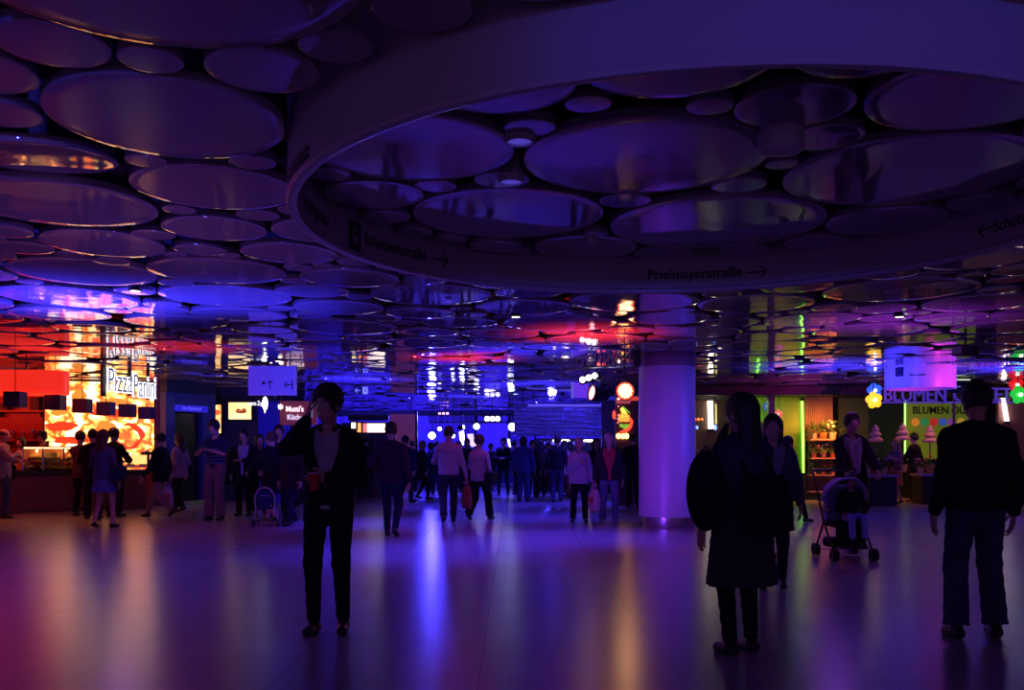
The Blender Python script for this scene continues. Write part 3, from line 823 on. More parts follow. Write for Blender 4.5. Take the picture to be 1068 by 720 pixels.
# red canopy (rounded right end)
def canopy():
    Yc=17.6; r=.42; xr=X_(66,Yc+r*.6); pts=[]
    for k in range(13):
        a=-PI/2+PI*k/12; pts.append((xr-r+r*math.cos(a),Yc+r+r*math.sin(a)*.98))
    pts=[(-16.5,Yc+.02)]+pts+[(-16.5,Yc+2*r)]
    return pts
pts=canopy()
cn=root('red_canopy','long glowing red rounded fascia over the pizza counter at the left','canopy',(0,0,0))
def prism(pts,z0,z1):
    n=len(pts); return MB().add([(x,y,z0) for x,y in pts]+[(x,y,z1) for x,y in pts],[tuple(range(n))[::-1],tuple(n+i for i in range(n))]+[(i,(i+1)%n,n+(i+1)%n,n+i) for i in range(n)])
part('fascia',prism(pts,2.50,2.93),mat('red_fascia',(.5,.02,.01),.35,emit=(1,.028,.012),es=.85),cn)
part('lower_rim',prism([(x,y-.012) for x,y in pts],2.47,2.51),emis('red_rim',(1,.02,.008),1.6),cn)
for x in(-14.5,-12,-9.6): part('suspension_rod',MB().tube((x,18.0,2.9),(x,18.0,3.575),.015),M_black,cn)
# back shelves under the canopy
for k,(z,lab) in enumerate(((2.32,'upper dark red wall shelf behind the pizza counter'),(1.62,'lower dark red wall shelf behind the pizza counter'))):
    s_=root('wall_shelf',lab,'shelf',(-12.4,22.07,z)); part('board',box((0,0,0),(2.4,.3,.04)),M_red,s_)
    for bx in(-1.0,0,1.0): part('bracket',box((bx,.04,-.08),(.03,.2,.12)),M_black,s_)
for k,(px,z,h,w) in enumerate(((38,2.34,.30,.22),(5,2.34,.16,.2),(13,1.64,.22,.14),(24,1.64,.20,.10),(34,1.64,.24,.16))):
    o=root('kitchen_box' if k<2 else 'kitchen_jar',('tall dark box on the upper red shelf','low dark tray on the upper red shelf, far left','left jar on the lower red shelf','middle jar on the lower red shelf','right wide jar on the lower red shelf')[k],'box' if k<2 else 'jar',(X_(px,22.05),22.05,z))
    if k<2: part('carton',box((0,0,h/2),(w,.2,h)),mat('dark_carton',(.05,.02,.03),.6),o); part('flap',box((0,-.02,h+.006),(w*.8,.2,.012)),mat('dark_carton',(.05,.02,.03),.6),o)
    else: part('jar_body',MB().lathe([(w*.45,0),(w*.5,.02),(w*.5,h*.8),(w*.35,h*.85)],(0,0,0),18),mat('jar_brown',(.2,.06,.03),.2),o); part('lid',MB().lathe([(w*.37,h*.85),(w*.37,h),(.001,h)],(0,0,0),18),M_steel,o)
# pendant lamps, row going back
lamps=[(16,417,17.0),(58,420,17.9),(86,423.5,19.0),(110.5,426.5,19.9),(133,428.5,20.7),(153,431,21.7)]
ords=['leftmost','second from left','third from left','fourth from left','fifth from left','rightmost']
for k,(px,py,Y) in enumerate(lamps):
    c=at(px,py,Y); r_=.155; h=.29
    o=root('pendant_lamp',f'dark violet square pendant shade, {ords[k]} in the row over the pizza counter','pendant lamp',(c.x,c.y,c.z-h/2),0,'pendant lamps over the pizza counter')
    mb=MB()
    for(x,y,a,b_) in((0,-.14,.30,.008),(0,.14,.30,.008),(-.146,0,.008,.28),(.146,0,.008,.28)): mb.box((x,y,h/2),(a,b_,h))
    mb.box((0,0,h-.004),(.29,.28,.008))
    part('shade',mb,mat('shade_violet',(.09,.035,.09),.5),o,smooth=False)
    part('bulb',MB().ball((0,0,h*.45),.045,12),emis('bulb_warm',(1,.5,.15),9),o)
    part('cord',MB().tube((0,0,h),(0,0,3.575-(c.z-h/2)),.008,6),M_black,o)
# counter
YC=20.0
K0=Vector((-12.4,19.4,0)); K1=Vector((X_(150,21.6),21.6,0)); kl,ka,km=slant(K0,K1)
ct=root('pizza_counter','long low counter of the pizza stand with dark reddish front','counter',km,ka)
part('front_panel',box((0,0,.42),(kl,.55,.80)),M_wood,ct); part('plinth',box((0,.04,.03),(kl,.5,.06)),M_black,ct)
part('worktop',box((0,0,.87),(kl+.06,.66,.10),bev=.012),M_black,ct)
for k in range(5): part('panel_seam',box((-kl/2+kl*(k+1)/6,-.277,.42),(.012,.006,.78)),M_black,ct)
def onk(px,off=0):
    # intersection of pixel column with counter front line
    t=((px-CX)/F); d=K1-K0; u=(K0.x-t*K0.y)/(t*d.y-d.x); return K0+d*u+Vector((math.sin(ka),-math.cos(ka),0))*off
a=onk(22);b=onk(82); a_case,b_case=a.copy(),b.copy(); dl,da,dm=slant(a,b)
dc=root('glass_display_case','lit glass food display case on the pizza counter','display case',(dm.x,dm.y,.92),da)
for x in(-dl/2+.02,-dl*.14,dl*.22,dl/2-.02): part('upright',box((x,-.22,.26),(.03,.03,.50)),M_steel,dc)
part('top_shelf',box((0,0,.53),(dl,.56,.03)),M_black,dc)
part('front_glass',box((0,-.245,.26),(dl-.04,.006,.50)),M_glass,dc)
part('lamp_strip',box((0,-.15,.505),(dl-.1,.05,.02)),emis('case_strip',(1,.55,.2),9),dc)
part('mid_shelf',box((0,.05,.27),(dl-.08,.36,.012)),M_glass,dc)
part('back_panel',box((0,.27,.26),(dl,.02,.5)),mat('case_back',(.35,.12,.04),.4),dc)
M_food=[mat('food_golden',(.75,.33,.06),.5,noise=.4,nscale=30,bump=.5),mat('food_red',(.6,.06,.02),.5,noise=.4,nscale=30,bump=.5),mat('food_cream',(.85,.65,.35),.5,noise=.3,nscale=30,bump=.5)]
foods=[(-.42,0,0,'pizza','tray of pizza slices at the left in the display case'),(-.22,1,0,'sandwich','red topped snack second from left in the display case'),(.0,2,0,'pizza','heap of pale pizza pieces in the middle of the display case'),(.13,0,0,'pizza','golden pizza right of the pale heap in the display case'),(.33,1,0,'pizza','red pizza at the right in the display case'),(.44,0,0,'sandwich','golden snack at the right end of the display case')]
for k,(t,mi,_,kn,lab) in enumerate(foods):
    p=dm+Vector((math.cos(da),math.sin(da),0))*dl*t; o=root(kn,lab,'food',(p.x,p.y-.05,.925),da); o.scale=(1.3,1.0,2.3)
    if kn=='pizza':
        mb=MB().lathe([(1e-5,0),(.17,0),(.185,.02),(.17,.045),(.15,.03),(1e-5,.035)],(0,0,0),28); part('crust',mb,M_food[0],o)
        mb=MB(); 
        for j in range(9): mb.ball((.10*math.cos(j*2.4)*(.4+.07*j),.1*math.sin(j*2.4)*(.4+.07*j),.05+.01*(j%3)),.035,8,(1,1,.7))
        part('topping',mb,M_food[mi],o)
        if k==2: part('stacked_slices',MB().box((0,.0,.10),(.3,.24,.05),rz=.3).box((.02,0,.15),(.26,.2,.04),rz=-.2),M_food[2],o)
    else:
        part('bun',MB().ball((0,0,.05),.10,14,(1.3,1,.5)).ball((0,0,.12),.10,14,(1.3,1,.5)),M_food[0],o); part('filling',MB().ball((0,0,.085),.105,14,(1.35,1.05,.22)),M_food[mi],o)
# oven / coffee machine behind counter
o=root('coffee_machine','steel and black coffee machine on the back counter left of the food wall','coffee machine',(X_(47,21.62),21.62,1.001))
part('body',box((0,0,.22),(.36,.34,.40),bev=.02),M_steel,o); part('drip_tray',box((0,-.22,.03),(.34,.12,.04)),M_black,o); part('group_head',MB().tube((-.08,-.2,.30),(-.08,-.2,.22),.03).tube((.08,-.2,.30),(.08,-.2,.22),.03),M_black,o); part('hopper',MB().lathe([(.05,.42),(.09,.46),(.10,.60),(.001,.60)],(0,0,0),20),mat('jar_brown',(.2,.06,.03),.2),o)
struct('trim_back_counter',box((-12.3,21.95,.50),(3.6,.5,1.0)),M_red)
# ================================================================ BLUE KIOSK WALL with door
B0=(X_(170,22.2),22.2); B1=(X_(222,23.6),23.6); bl,ba,bmid=slant(B0,B1)
bw=root('blue_kiosk_wall','dark blue lacquered wall with a doorway right of the pizza stand','wall panel',bmid,ba)
part('left_panel',box((-bl/2+.14,0,1.4),(.28,.2,2.8)),M_bluepanel,bw); part('right_panel',box((bl/2-.22,0,1.4),(.44,.2,2.8)),M_bluepanel,bw)
part('header',box((-.04,0,2.62),(bl-.7+.02,.2,.36)),M_bluepanel,bw); part('upper_fascia',box((0,-.02,2.98),(bl,.24,.34)),mat('blue_black',(.015,.015,.06),.3),bw)
part('name_board',box((-.02,-.12,2.42),(bl-.55,.05,.16)),mat('name_board_blue',(.05,.05,.5),.35,emit=(.04,.02,.9),es=.45),bw)
part('door',box((-.04,.06,1.15),(bl-.72,.05,2.3)),mat('door_black',(.01,.008,.012),.2),bw); 
part('plinth',box((0,-.11,.06),(bl,.03,.12)),M_steel,bw)
text('lettering','Ihr Bahnhof',.13,mat('board_letter',(.2,.2,.6),.5,emit=(.15,.12,1),es=.8),bw,(-.02,-.148,2.42),ext=.003)
# ================================================================ lit posters and logos left of centre
def lightbox(name,px0,px1,py0,py1,Y,m,lab,cat='light box',frame=M_black,rz=0,d=.12,fr=.05,txt=None):
    c=at((px0+px1)/2,(py0+py1)/2,Y); w=(px1-px0)/F*Y; h=(py1-py0)/F*Y
    o=root(name,lab,cat,c,rz)
    part('casing',MB().box((0,d/2,0),(w+fr*2,d,h+fr*2),bev=.015),frame,o,smooth=False)
    part('lit_face',MB().box((0,-.006,0),(w,.012,h)),m,o,smooth=False)
    return o,w,h
def poster_mat(name,c0,c1,s,sc=2.5):
    m=bpy.data.materials.new(name); m.use_nodes=True; nt=m.node_tree; b=nt.nodes['Principled BSDF']; b.inputs['Base Color'].default_value=(.03,.03,.03,1)
    tc=nt.nodes.new('ShaderNodeTexCoord'); n=nt.nodes.new('ShaderNodeTexNoise'); n.inputs['Scale'].default_value=sc; n.inputs['Distortion'].default_value=1; r=nt.nodes.new('ShaderNodeValToRGB')
    r.color_ramp.elements[0].color=(*c0,1); r.color_ramp.elements[0].position=.38; r.color_ramp.elements[1].color=(*c1,1); r.color_ramp.elements[1].position=.6
    nt.links.new(tc.outputs['Object'],n.inputs['Vector']); nt.links.new(n.outputs['Fac'],r.inputs['Fac']); nt.links.new(r.outputs['Color'],b.inputs['Emission Color']); b.inputs['Emission Strength'].default_value=s
    return m
pz,w,h=lightbox('poster_light_box',218.5,230.5,422.5,452,24.7,poster_mat('poster_orange',(1,.30,.06),(1,.75,.32),1.6),'tall narrow orange lit poster behind the man in the striped polo')
part('printed_motif',flat([circ(.06,.18,.10,.07)]),emis('print_motif',(1,.16,.03),1.0),pz,loc=(0,-.02,0))
pz,w,h=lightbox('poster_light_box',238.5,262,420,437.5,24.7,poster_mat('poster_peach',(1,.50,.18),(1,.68,.34),1.9,1.2),'wide peach lit poster with a brown snack, left of the oval logo sign')
part('printed_snack',flat([circ(.04,-.02,.15,.05),circ(-.04,.01,.06,.05),circ(.12,.02,.05,.05)]),emis('print_snack',(.45,.10,.02),.6),pz,loc=(0,-.02,0))
part('printed_snack_top',flat([circ(.05,.02,.05,.02),circ(-.02,-.0,.04,.02)]),emis('print_snack_red',(1,.2,.05),.9),pz,loc=(0,-.022,0))
w0=root('dark_shop_facade','dark violet shop front carrying the lit posters, left of centre','shop front',(X_(246,24.96),24.96,0))
part('wall_panel',box((0,0,1.6),(2.2,.15,3.2)),M_wall,w0); part('window',box((.2,-.09,.95),(1.3,.03,1.0)),mat('dark_glass',(.01,.01,.02),.05),w0); part('fascia',box((0,-.12,2.75),(2.2,.1,.25)),M_black,w0)
# oval logo + little letters
c=at(268,421,22.5); lg=root('projecting_logo_sign','small glowing white letters ending in a white oval logo','sign',c)
text_w('letters','vorm Zug',.36,.15,emis('logo_white',(1,.95,1),1.5),lg,(-.03,0,.0),ext=.008,off=.0)
part('oval_logo',MB().lathe([(1e-5,-.03),(.055,-.03),(.068,0),(.055,.03),(1e-5,.03)],(0,0,0),28,M=Matrix.Rotation(PI/2,3,'X')@Matrix.Scale(2.5,3,Vector((0,1,0)))),emis('oval_white',(1,.97,1),3.4),lg,loc=(.20,0,.0))
part('tail',flat([[(-.035,0),(.035,0),(.0,-.13)]]),emis('oval_white',(1,.97,1),3.4),lg,loc=(.20,-.02,-.12)); part('bracket',box((.20,.06,.45),(.03,.03,.7)),M_black,lg)
# star shaped lamp
c=at(292.5,424.5,22.8); st=root('star_lamp','tiny white star shaped lamp right of the oval logo','lamp',c)
sp=[( (.085 if k%2==0 else .035)*math.cos(PI*k/8+PI/2),(.085 if k%2==0 else .035)*math.sin(PI*k/8+PI/2)) for k in range(16)]
mb=MB(); n=16; mb.add([(x,0,z) for x,z in sp]+[(0,-.05,0),(0,.05,0)],[(k,(k+1)%n,n) for k in range(n)]+[((k+1)%n,k,n+1) for k in range(n)])
part('star',mb,emis('star_white',(1,.75,.6),4.5),st,smooth=False); part('cord',MB().tube((0,0,.1),(0,0,1.1),.008,6),mat('cord_violet',(.2,.08,.2),.5),st)
# red-brown board with white script and lit blue wall behind
c=at(311,431,23.5); bb=root('script_sign_board','red brown shop board with white glowing script letters on two lines','sign',c)
part('board',box((0,.05,0),(.95,.06,.62)),mat('board_redbrown',(.3,.07,.06),.5,emit=(.5,.05,.12),es=.12),bb)
text('script_line',"Mutti's",.20,emis('script_white',(1,.8,1),1.6),bb,(-.09,0,.10),ext=.01,sx=.85,off=.002); text('script_line','Küche',.19,emis('script_violet',(.75,.65,1),1.3),bb,(-.08,0,-.11),ext=.01,sx=.85,off=.002)
bwl=root('blue_side_wall','saturated blue painted wall strip between the oval logo and the script board','wall panel',(X_(286,24.5),24.5,0))
part('panel',box((0,0,1.35),(.85,.1,2.7)),mat('blue_paint',(.03,.04,.8),.5),bwl); part('cap',box((0,0,2.72),(.9,.14,.05)),M_black,bwl)
# blue translucent direction sign
c=at(284,397,16.6); dsn=root('hanging_direction_sign','wide blue lit hanging direction panel with small dark arrows, left of the tall man','sign',c)
w=49/F*16.6; h=.52
part('panel',box((0,0,0),(w,.06,h)),mat('sign_panel_pale',(.45,.45,.62),.3),dsn); part('edge_profile',MB().box((w/2,0,0),(.03,.09,h+.03)).box((0,0,-h/2),(w,.09,.025)),M_white,dsn)
def s_arrow(par,x,z,L,hh,w_,rot,m,y=-.034):
    me=arrow_mesh(L,hh,w_); me.transform(Matrix.Rotation(rot,4,'Z')); me.transform(UP.to_4x4()); me.materials.append(m); return link('arrow',me,par,(x,y,z))
s_arrow(dsn,-.03,-.08,.14,.09,.018,PI/2,M_ink); s_arrow(dsn,w/2-.13,-.08,.14,.10,.018,PI,M_ink); part('pictogram',box((-.15,-.034,-.05),(.055,.004,.055)),M_ink,dsn); part('pictogram_bar',box((w/2-.055,-.034,-.08),(.018,.004,.17)),M_ink,dsn)
for x in(-w/2+.1,w/2-.1): part('hanger',MB().tube((x,0,h/2),(x,0,3.575-c.z),.012,8),M_black,dsn)
# dark exit type sign with arrow
c=at(376.5,407.5,22.6); es_=root('exit_sign','small dark exit sign with pale left arrow and running figure, centre left','sign',c)
part('casing',box((0,.03,0),(.36,.06,.20)),mat('sign_green_black',(.01,.03,.02),.4),es_); s_arrow(es_,-.08,0,.13,.10,.02,PI,mat('arrow_pale_blue',(.3,.35,.7),.5,emit=(.3,.3,1),es=.5),-.004)
part('figure_field',box((.105,-.003,0),(.12,.006,.17)),mat('figure_pale',(.4,.45,.7),.5,emit=(.4,.45,.9),es=.5),es_)
part('running_figure',MB().ball((.11,-.008,.06),.014,8).path([(.10,-.01,.04),(.11,-.01,.0)],.012,6).path([(.11,-.01,.0),(.08,-.01,-.05)],.009,6).path([(.11,-.01,0),(.14,-.01,-.04)],.009,6).path([(.105,-.01,.03),(.14,-.01,.01)],.007,6),M_ink,es_)
part('hanger',MB().tube((0,.03,.1),(0,.03,3.575-c.z),.012,8),M_black,es_)
# white lit sign + orange one
ws,w,h=lightbox('lit_fascia_sign',379,401.5,442,451,27,emis('fascia_white',(1,.80,.72),3.0),'bright white rounded lit shop sign with faint lettering above the crowd, left of centre')
text('lettering','Bäckerei',.16,mat('faint_letter',(.5,.3,.3),.5,emit=(1,.5,.45),es=1.2),ws,(.05,-.016,0),ext=.002); part('red_end',box((-w/2+.06,-.014,0),(.12,.006,h)),emis('red_end',(1,.12,.15),2),ws)
lightbox('lit_fascia_sign',372.5,376.5,441.5,451,26.6,emis('orange_sign',(1,.30,.06),2.2),'narrow orange lit panel just left of the white rounded shop sign')
lightbox('lit_fascia_sign',366.5,371,441,447,26.2,emis('cream_sign',(1,.75,.45),2.5),'small cream lit panel beside the narrow orange one')
sf=root('bakery_facade','dim shop front below the white rounded lit sign','shop front',(X_(385,27.25),27.25,0)); part('wall',box((0,0,1.1),(1.6,.2,2.2)),M_wall,sf); part('counter',box((0,-.4,.5),(1.4,.5,1.0)),M_wood,sf); part('lintel',box((0,-.1,2.35),(1.2,.2,.16)),M_black,sf)
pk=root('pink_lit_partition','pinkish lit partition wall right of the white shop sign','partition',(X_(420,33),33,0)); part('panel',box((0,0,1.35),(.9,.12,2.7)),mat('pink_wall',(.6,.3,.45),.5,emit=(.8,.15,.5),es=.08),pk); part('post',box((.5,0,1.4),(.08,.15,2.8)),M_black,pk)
# ================================================================ STAGE at the far end
YS=41.0
M_drape=bpy.data.materials.new('stage_drape'); M_drape.use_nodes=True
def drape():
    nt=M_drape.node_tree; b=nt.nodes['Principled BSDF']; b.inputs['Base Color'].default_value=(.35,.22,.6,1); b.inputs['Roughness'].default_value=.8
drape()
def curtain(x0,x1,z0,z1,y,amp=.06,fr=9):
    n=int((x1-x0)*14); mb=MB(); vs=[];fs=[]
    for k in range(n+1):
        x=x0+(x1-x0)*k/n; yy=y+amp*math.sin(k*.9)+.03*math.sin(k*.37); vs+=[(x,yy,z0),(x,yy,z1),(x,yy+.03,z0),(x,yy+.03,z1)]
    for k in range(n): a=4*k; fs+=[(a,a+4,a+5,a+1),(a+2,a+3,a+7,a+6),(a+1,a+5,a+7,a+3),(a,a+2,a+6,a+4)]
    fs+=[(0,1,3,2),(4*n,4*n+2,4*n+3,4*n+1)]
    return mb.add(vs,fs)
o=link('stage_curtain',curtain(X_(497,YS),X_(530,YS),.6,3.0,YS).mesh('stage_curtain',M_drape)); tag(o,'violet blue lit stage curtain at the far end, centre','curtain')
o=link('stage_curtain',curtain(X_(430,YS+1.2),X_(495,YS+1.2),.6,3.0,YS+1.2).mesh('stage_curtain',M_drape)); tag(o,'blue stage curtain at the far end, left of the centre one','curtain')
o=link('stage_curtain',curtain(X_(532,YS+1.6),X_(640,YS+1.6),.0,3.0,YS+1.6).mesh('stage_curtain',M_drape)); tag(o,'long blue curtain at the far end, behind the kiosk at right','curtain')
o=link('stage_curtain',curtain(X_(318,YS+2),X_(432,YS+2),.0,3.0,YS+2).mesh('stage_curtain',M_drape)); tag(o,'long blue lit curtain at the far end behind the left part of the crowd','curtain')
o=root('stage_platform','low stage platform at the far end behind the crowd','stage',(-1.6,39.8,0)); part('deck',box((0,0,.55),(7,2.6,.1)),M_black,o); part('skirt',box((0,-1.25,.25),(6.9,.05,.5)),mat('stage_skirt',(.03,.03,.08),.7),o)
def truss(P,Q,s,name,lab,m=M_alu,n=10,r=.022):
    P=Vector(P);Q=Vector(Q); d=(Q-P); L_=d.length; d.normalize(); up=Vector((0,0,1)); sd=d.cross(up).normalized(); up=sd.cross(d)
    o=root(name,lab,'truss',P); cs=[sd*s/2*a+up*s/2*b_ for a,b_ in((1,1),(-1,1),(-1,-1),(1,-1))]
    for c_ in cs: part('chord',MB().tube(c_,d*L_+c_,r,8),m,o)
    mb=MB()
    for k in range(n):
        a=d*(L_*k/n); b_=d*(L_*(k+1)/n)
        for i in range(4): mb.tube(a+cs[i],b_+cs[(i+1)%4],r*.55,6); mb.tube(a+cs[i],a+cs[(i+1)%4],r*.55,6)
    for i in range(4): mb.tube(d*L_+cs[i],d*L_+cs[(i+1)%4],r*.55,6)
    part('bracing',mb,m,o); return o
M_trussb=mat('truss_dark',(.2,.2,.24),.4,metal=.7)
tr=truss(at(448,437,35),at(560,437,35),.28,'stage_truss','long lighting truss above the stage at the far end',M_trussb,18)
for x in(.1,2.0,4.0): part('drop_rod',MB().tube((x,0,.1),(x,0,3.575-tr.location.z),.015,6),M_black,tr)
def stage_lamp(px,py,Y,lab,R=.13,m=M_lensw,aim=None,body=.30,group=None,cat='stage light',top=3.575,yaw=0,pitch=-.15,yk=True):
    c=at(px,py,Y); o=root('stage_lamp',lab,cat,c,yaw,group)
    Rm=Matrix.Rotation(PI/2+pitch,3,'X')
    part('can',MB().lathe([(.001,-body),(R*.55,-body),(R*.8,-body*.7),(R*1.0,-.10),(R*1.12,-.02),(R*1.12,.02),(R*.98,.02),(R*.95,-.02)],(0,0,0),24,M=Rm),M_black,o)
    part('lens',MB().lathe([(1e-5,.012),(R*.6,.008),(R*.95,-.012),(R*.9,-.03),(1e-5,-.03)],(0,0,0),24,M=Rm),m,o)
    part('yoke',MB().path([(-R*1.2,.1,0),(-R*1.25,.1,R*1.5),(0,.1,R*1.75),(R*1.25,.1,R*1.5),(R*1.2,.1,0)],.014,6).tube((0,.1,R*1.7),(0,.1,top-c.z),.012,6),M_black,o)
    return o
stage_lamp(450.5,454.5,34,'bright white blue stage lamp, leftmost low one over the crowd',.135,emis('lens_blazing',(.55,.62,1),20),top=3.575)
stage_lamp(458.5,447.5,36,'small white stage lamp just above and right of the leftmost one',.085,emis('lens_mid',(.62,.6,1),9),top=3.575)
stage_lamp(472.5,455,36,'small white stage lamp below the truss, left of the bright screens',.085,emis('lens_mid',(.62,.6,1),9),top=3.575)
stage_lamp(483.5,445.5,34.4,'narrow tilted white lamp above the tall bright screen',.08,emis('lens_mid',(.62,.6,1),9),yaw=.9,top=3.575)
stage_lamp(497,445,34.4,'white stage lamp left of the three lamp bar',.12,emis('lens_bright',(.6,.62,1),11),top=3.575)
stage_lamp(534.5,445.5,34.2,'big glaring white stage lamp right of the three lamp bar',.16,emis('lens_blazing',(.55,.62,1),20),top=3.575)
stage_lamp(557,443,33,'unlit dark stage lamp seen from behind, right of the glaring one',.19,mat('lens_off',(.02,.02,.03),.1),top=3.575)
def lampbar(px,py,Y,n,dx,R,lab,m,top=3.575,yaw=0,roll=0):
    c=at(px,py,Y); o=root('lamp_bar',lab,'stage light',c,yaw); o.rotation_euler=(0,roll,yaw)
    part('housing',box((0,.12,0),(dx*n+.04,.16,R*2.5),bev=.02),M_black,o)
    for k in range(n):
        x=(k-(n-1)/2)*dx; part('lens',MB().lathe([(1e-5,.03),(R*.7,.022),(R,0),(R,-.02),(1e-5,-.02)],(x,.03,0),20,M=Matrix.Rotation(PI/2,3,'X')),m,o)
    part('bracket',MB().tube((0,.1,R),(0,.1,top-c.z),.015,6),M_black,o); return o
lampbar(513.5,437,34.2,3,.20,.095,'bar of three white lamps on the far truss, centre',emis('lens_bar',(.7,.6,1),10))
lampbar(462.5,431.5,38,3,.16,.055,'dim pinkish three lamp bar high at the far left of the stage',emis('lens_pink',(1,.4,.7),3))
# bright screens between the lamps
def scr(pts,Y,lab,es):
    c=at(pts[0][0],pts[0][1],Y); o=root('video_screen',lab,'screen',c)
    v=[at(x,y,Y)-c for x,y in pts]; n=len(v)
    part('screen_face',MB().add(v+[p+Vector((0,.04,0)) for p in v],[tuple(range(n)),tuple(n+i for i in range(n))[::-1]]+[(i,n+i,n+(i+1)%n,(i+1)%n) for i in range(n)]),es,o,smooth=False)
    part('mount_pole',MB().tube(Vector((v[0].x+.1,.1,v[0].z)),Vector((v[0].x+.1,.1,-c.z+.6)),.03,8),M_black,o); return o
scr([(479,451),(483.5,449),(484.5,459),(483,465),(479.5,458)],36,'tall narrow white lit screen at the stage, left one',emis('screen_white',(.75,.75,1),7))
scr([(487,453),(493.5,452.5),(494,456),(496,457.5),(494.5,461),(497.5,465),(492,466.5),(489.5,463)],36.4,'irregular pale lilac lit screen at the stage, right one',emis('screen_lilac',(.6,.45,.8),1.6))
scr([(529,458),(531.5,458),(533,467),(530.5,466)],37,'slanted small white lit panel right of the dark figure at the stage',emis('screen_small',(.7,.65,.8),3))
# kiosk with glossy blue bulkhead
YK=29.5
kx0,kx1=X_(536,YK),X_(634,YK); kw=kx1-kx0
kb=root('kiosk_bulkhead','wide glossy bulkhead with bright blue tube edge hanging over the far kiosk','kiosk bulkhead',((kx0+kx1)/2,YK,0))
zt,zb=Z_(423,YK),Z_(455,YK)
m_=mat('wavy_metal_panel',(.34,.34,.5),.14,metal=.8,bump=1.0,nscale=2.2)
_nt=m_.node_tree; _n=[n for n in _nt.nodes if n.type=='TEX_NOISE'][0]; _mp=_nt.nodes.new('ShaderNodeMapping'); _mp.inputs['Scale'].default_value=(.35,1,5.5)
_tc=[n for n in _nt.nodes if n.type=='TEX_COORD'][0]; _nt.links.new(_tc.outputs['Object'],_mp.inputs['Vector']); _nt.links.new(_mp.outputs['Vector'],_n.inputs['Vector'])
[n for n in _nt.nodes if n.type=='BUMP'][0].inputs['Distance'].default_value=.08
part('panel',box((0,.2,(zt+zb)/2),(kw,.3,zt-zb)),m_,kb)
part('edge_tube',MB().path([(-kw*.35,-.02,zt),(kw/2-.08,-.02,zt),(kw/2,-.02,zt-.06),(kw/2,-.02,zb+.1)],.035,10),mat('tube_paleblue',(.5,.5,.9),.25,emit=(.16,.12,1),es=.55),kb)
for x in(-kw/2+.3,kw/2-.3): part('hanger',MB().tube((x,.2,zt),(x,.2,3.56),.02,8),M_black,kb)
kk=root('kiosk_counter','far kiosk counter under the glossy bulkhead','kiosk',((kx0+kx1)/2+.4,YK+.9,0))
part('counter',box((0,0,.55),(kw*.8,.6,1.1)),M_black,kk); part('shelf_back',box((0,.9,.9),(kw*.8,.1,1.8)),M_wall,kk); part('sign_strip',box((-.3,-.31,1.62),(1.4,.05,.10)),mat('blue_strip',(.1,.1,.6),.4,emit=(.1,.08,1),es=1.2),kk)
for x in(-kw*.4,kw*.4): part('corner_post',box((x,-.25,.95),(.07,.07,1.9)),M_black,kk)
for px,w_,l_ in((578,.10,'left small one'),(590,.28,'middle long one'),(614,.34,'right long one')):
    o=root('kiosk_lamp',f'warm white lit strip lamp under the kiosk bulkhead, {l_}','lamp',at(px,459.8,YK+.2)); part('hanger',MB().tube((0,.0,.08),(0,0,zb-Z_(459.8,YK+.2)),.01,6),M_black,o); part('tube',MB().ball((0,0,0),.5,12,(w_*1.0,.06,.075)),M_lensw2,o); part('holder',box((0,.02,.06),(w_*.9,.06,.04)),M_black,o)
# ================================================================ lighting truss beside the pillar
T0=at(590,379,18.6); T1=at(664,372.5,15.75)
tr=truss(T0,T1,.26,'lighting_truss','box truss with stage lights ending at the white pillar',M_alu,9,.02)
part('clamp',box(T1-T0,(.12,.12,.34)),M_black,tr); part('hanger',MB().tube((0,0,.1),(0,0,3.575-T0.z),.02,8),M_black,tr); tv=(T1-T0)*.95; part('hanger',MB().tube((tv.x,tv.y,.1),(tv.x,tv.y,3.575-T0.z),.02,8),M_black,tr)
o=lampbar(613.5,394,17.3,3,.125,.058,'tilted bar of three white lamps on the truss left of the pillar',emis('lens_barw',(.85,.78,1),5),top=3.575,yaw=-.35,roll=-.28)
o=stage_lamp(617.5,410,17.2,'side turned stage lamp with narrow red glowing rim below the tilted lamp bar',.14,emis('lens_redpink',(1,.25,.3),5),yaw=-1.15,top=3.575,body=.34)
# multi led par
c=at(652,408,15.9); o=root('led_par_lamp','round yellow LED stage lamp with red rim next to the pillar','stage light',c)
R=.155; Rm=Matrix.Rotation(PI/2-.05,3,'X')
part('can',MB().lathe([(.001,-.26),(.09,-.26),(R,-.12),(R*1.12,0),(R*1.12,.03),(R,.03),(R*.97,-.01)],(0,0,0),28,M=Rm),M_black,o)
part('rim_ring',MB().lathe([(R*.80,-.008),(R*.97,-.008),(R*.97,.006),(R*.80,.006)],(0,0,0),28,M=Rm,closed=True),emis('led_red',(1,.06,.02),3),o)
part('backplate',MB().lathe([(1e-5,-.006),(R*.82,-.006)],(0,0,0),28,M=Rm),emis('led_amber',(1,.35,.06),2),o)
for k,(x,z) in enumerate([(0,0)]+[(.052*math.cos(PI*j/3),.052*math.sin(PI*j/3)) for j in range(6)]+[(.100*math.cos(PI*j/6),.100*math.sin(PI*j/6)) for j in range(12)]):
    part('led_lens',MB().ball((x,-.012,z),.021,8,(1,.5,1)),emis('led_yellow',(1,.72,.30),9),o)
part('yoke',MB().path([(-.19,.08,0),(-.2,.08,.22),(0,.08,.27),(.2,.08,.22),(.19,.08,0)],.014,6).tube((0,.08,.25),(0,.08,3.575-c.z),.014,6),M_black,o)
part('cable',MB().path([(.1,.2,.0),(.22,.22,.12),(.1,.2,.3),(-.15,.15,.42)],.008,5),M_black,o)
o=root('red_marker_lamp','pair of tiny red lamps on the truss beside the pillar','lamp',at(627,380.5,16.9)); part('bar',box((0,0,0),(.2,.05,.03)),M_black,o)
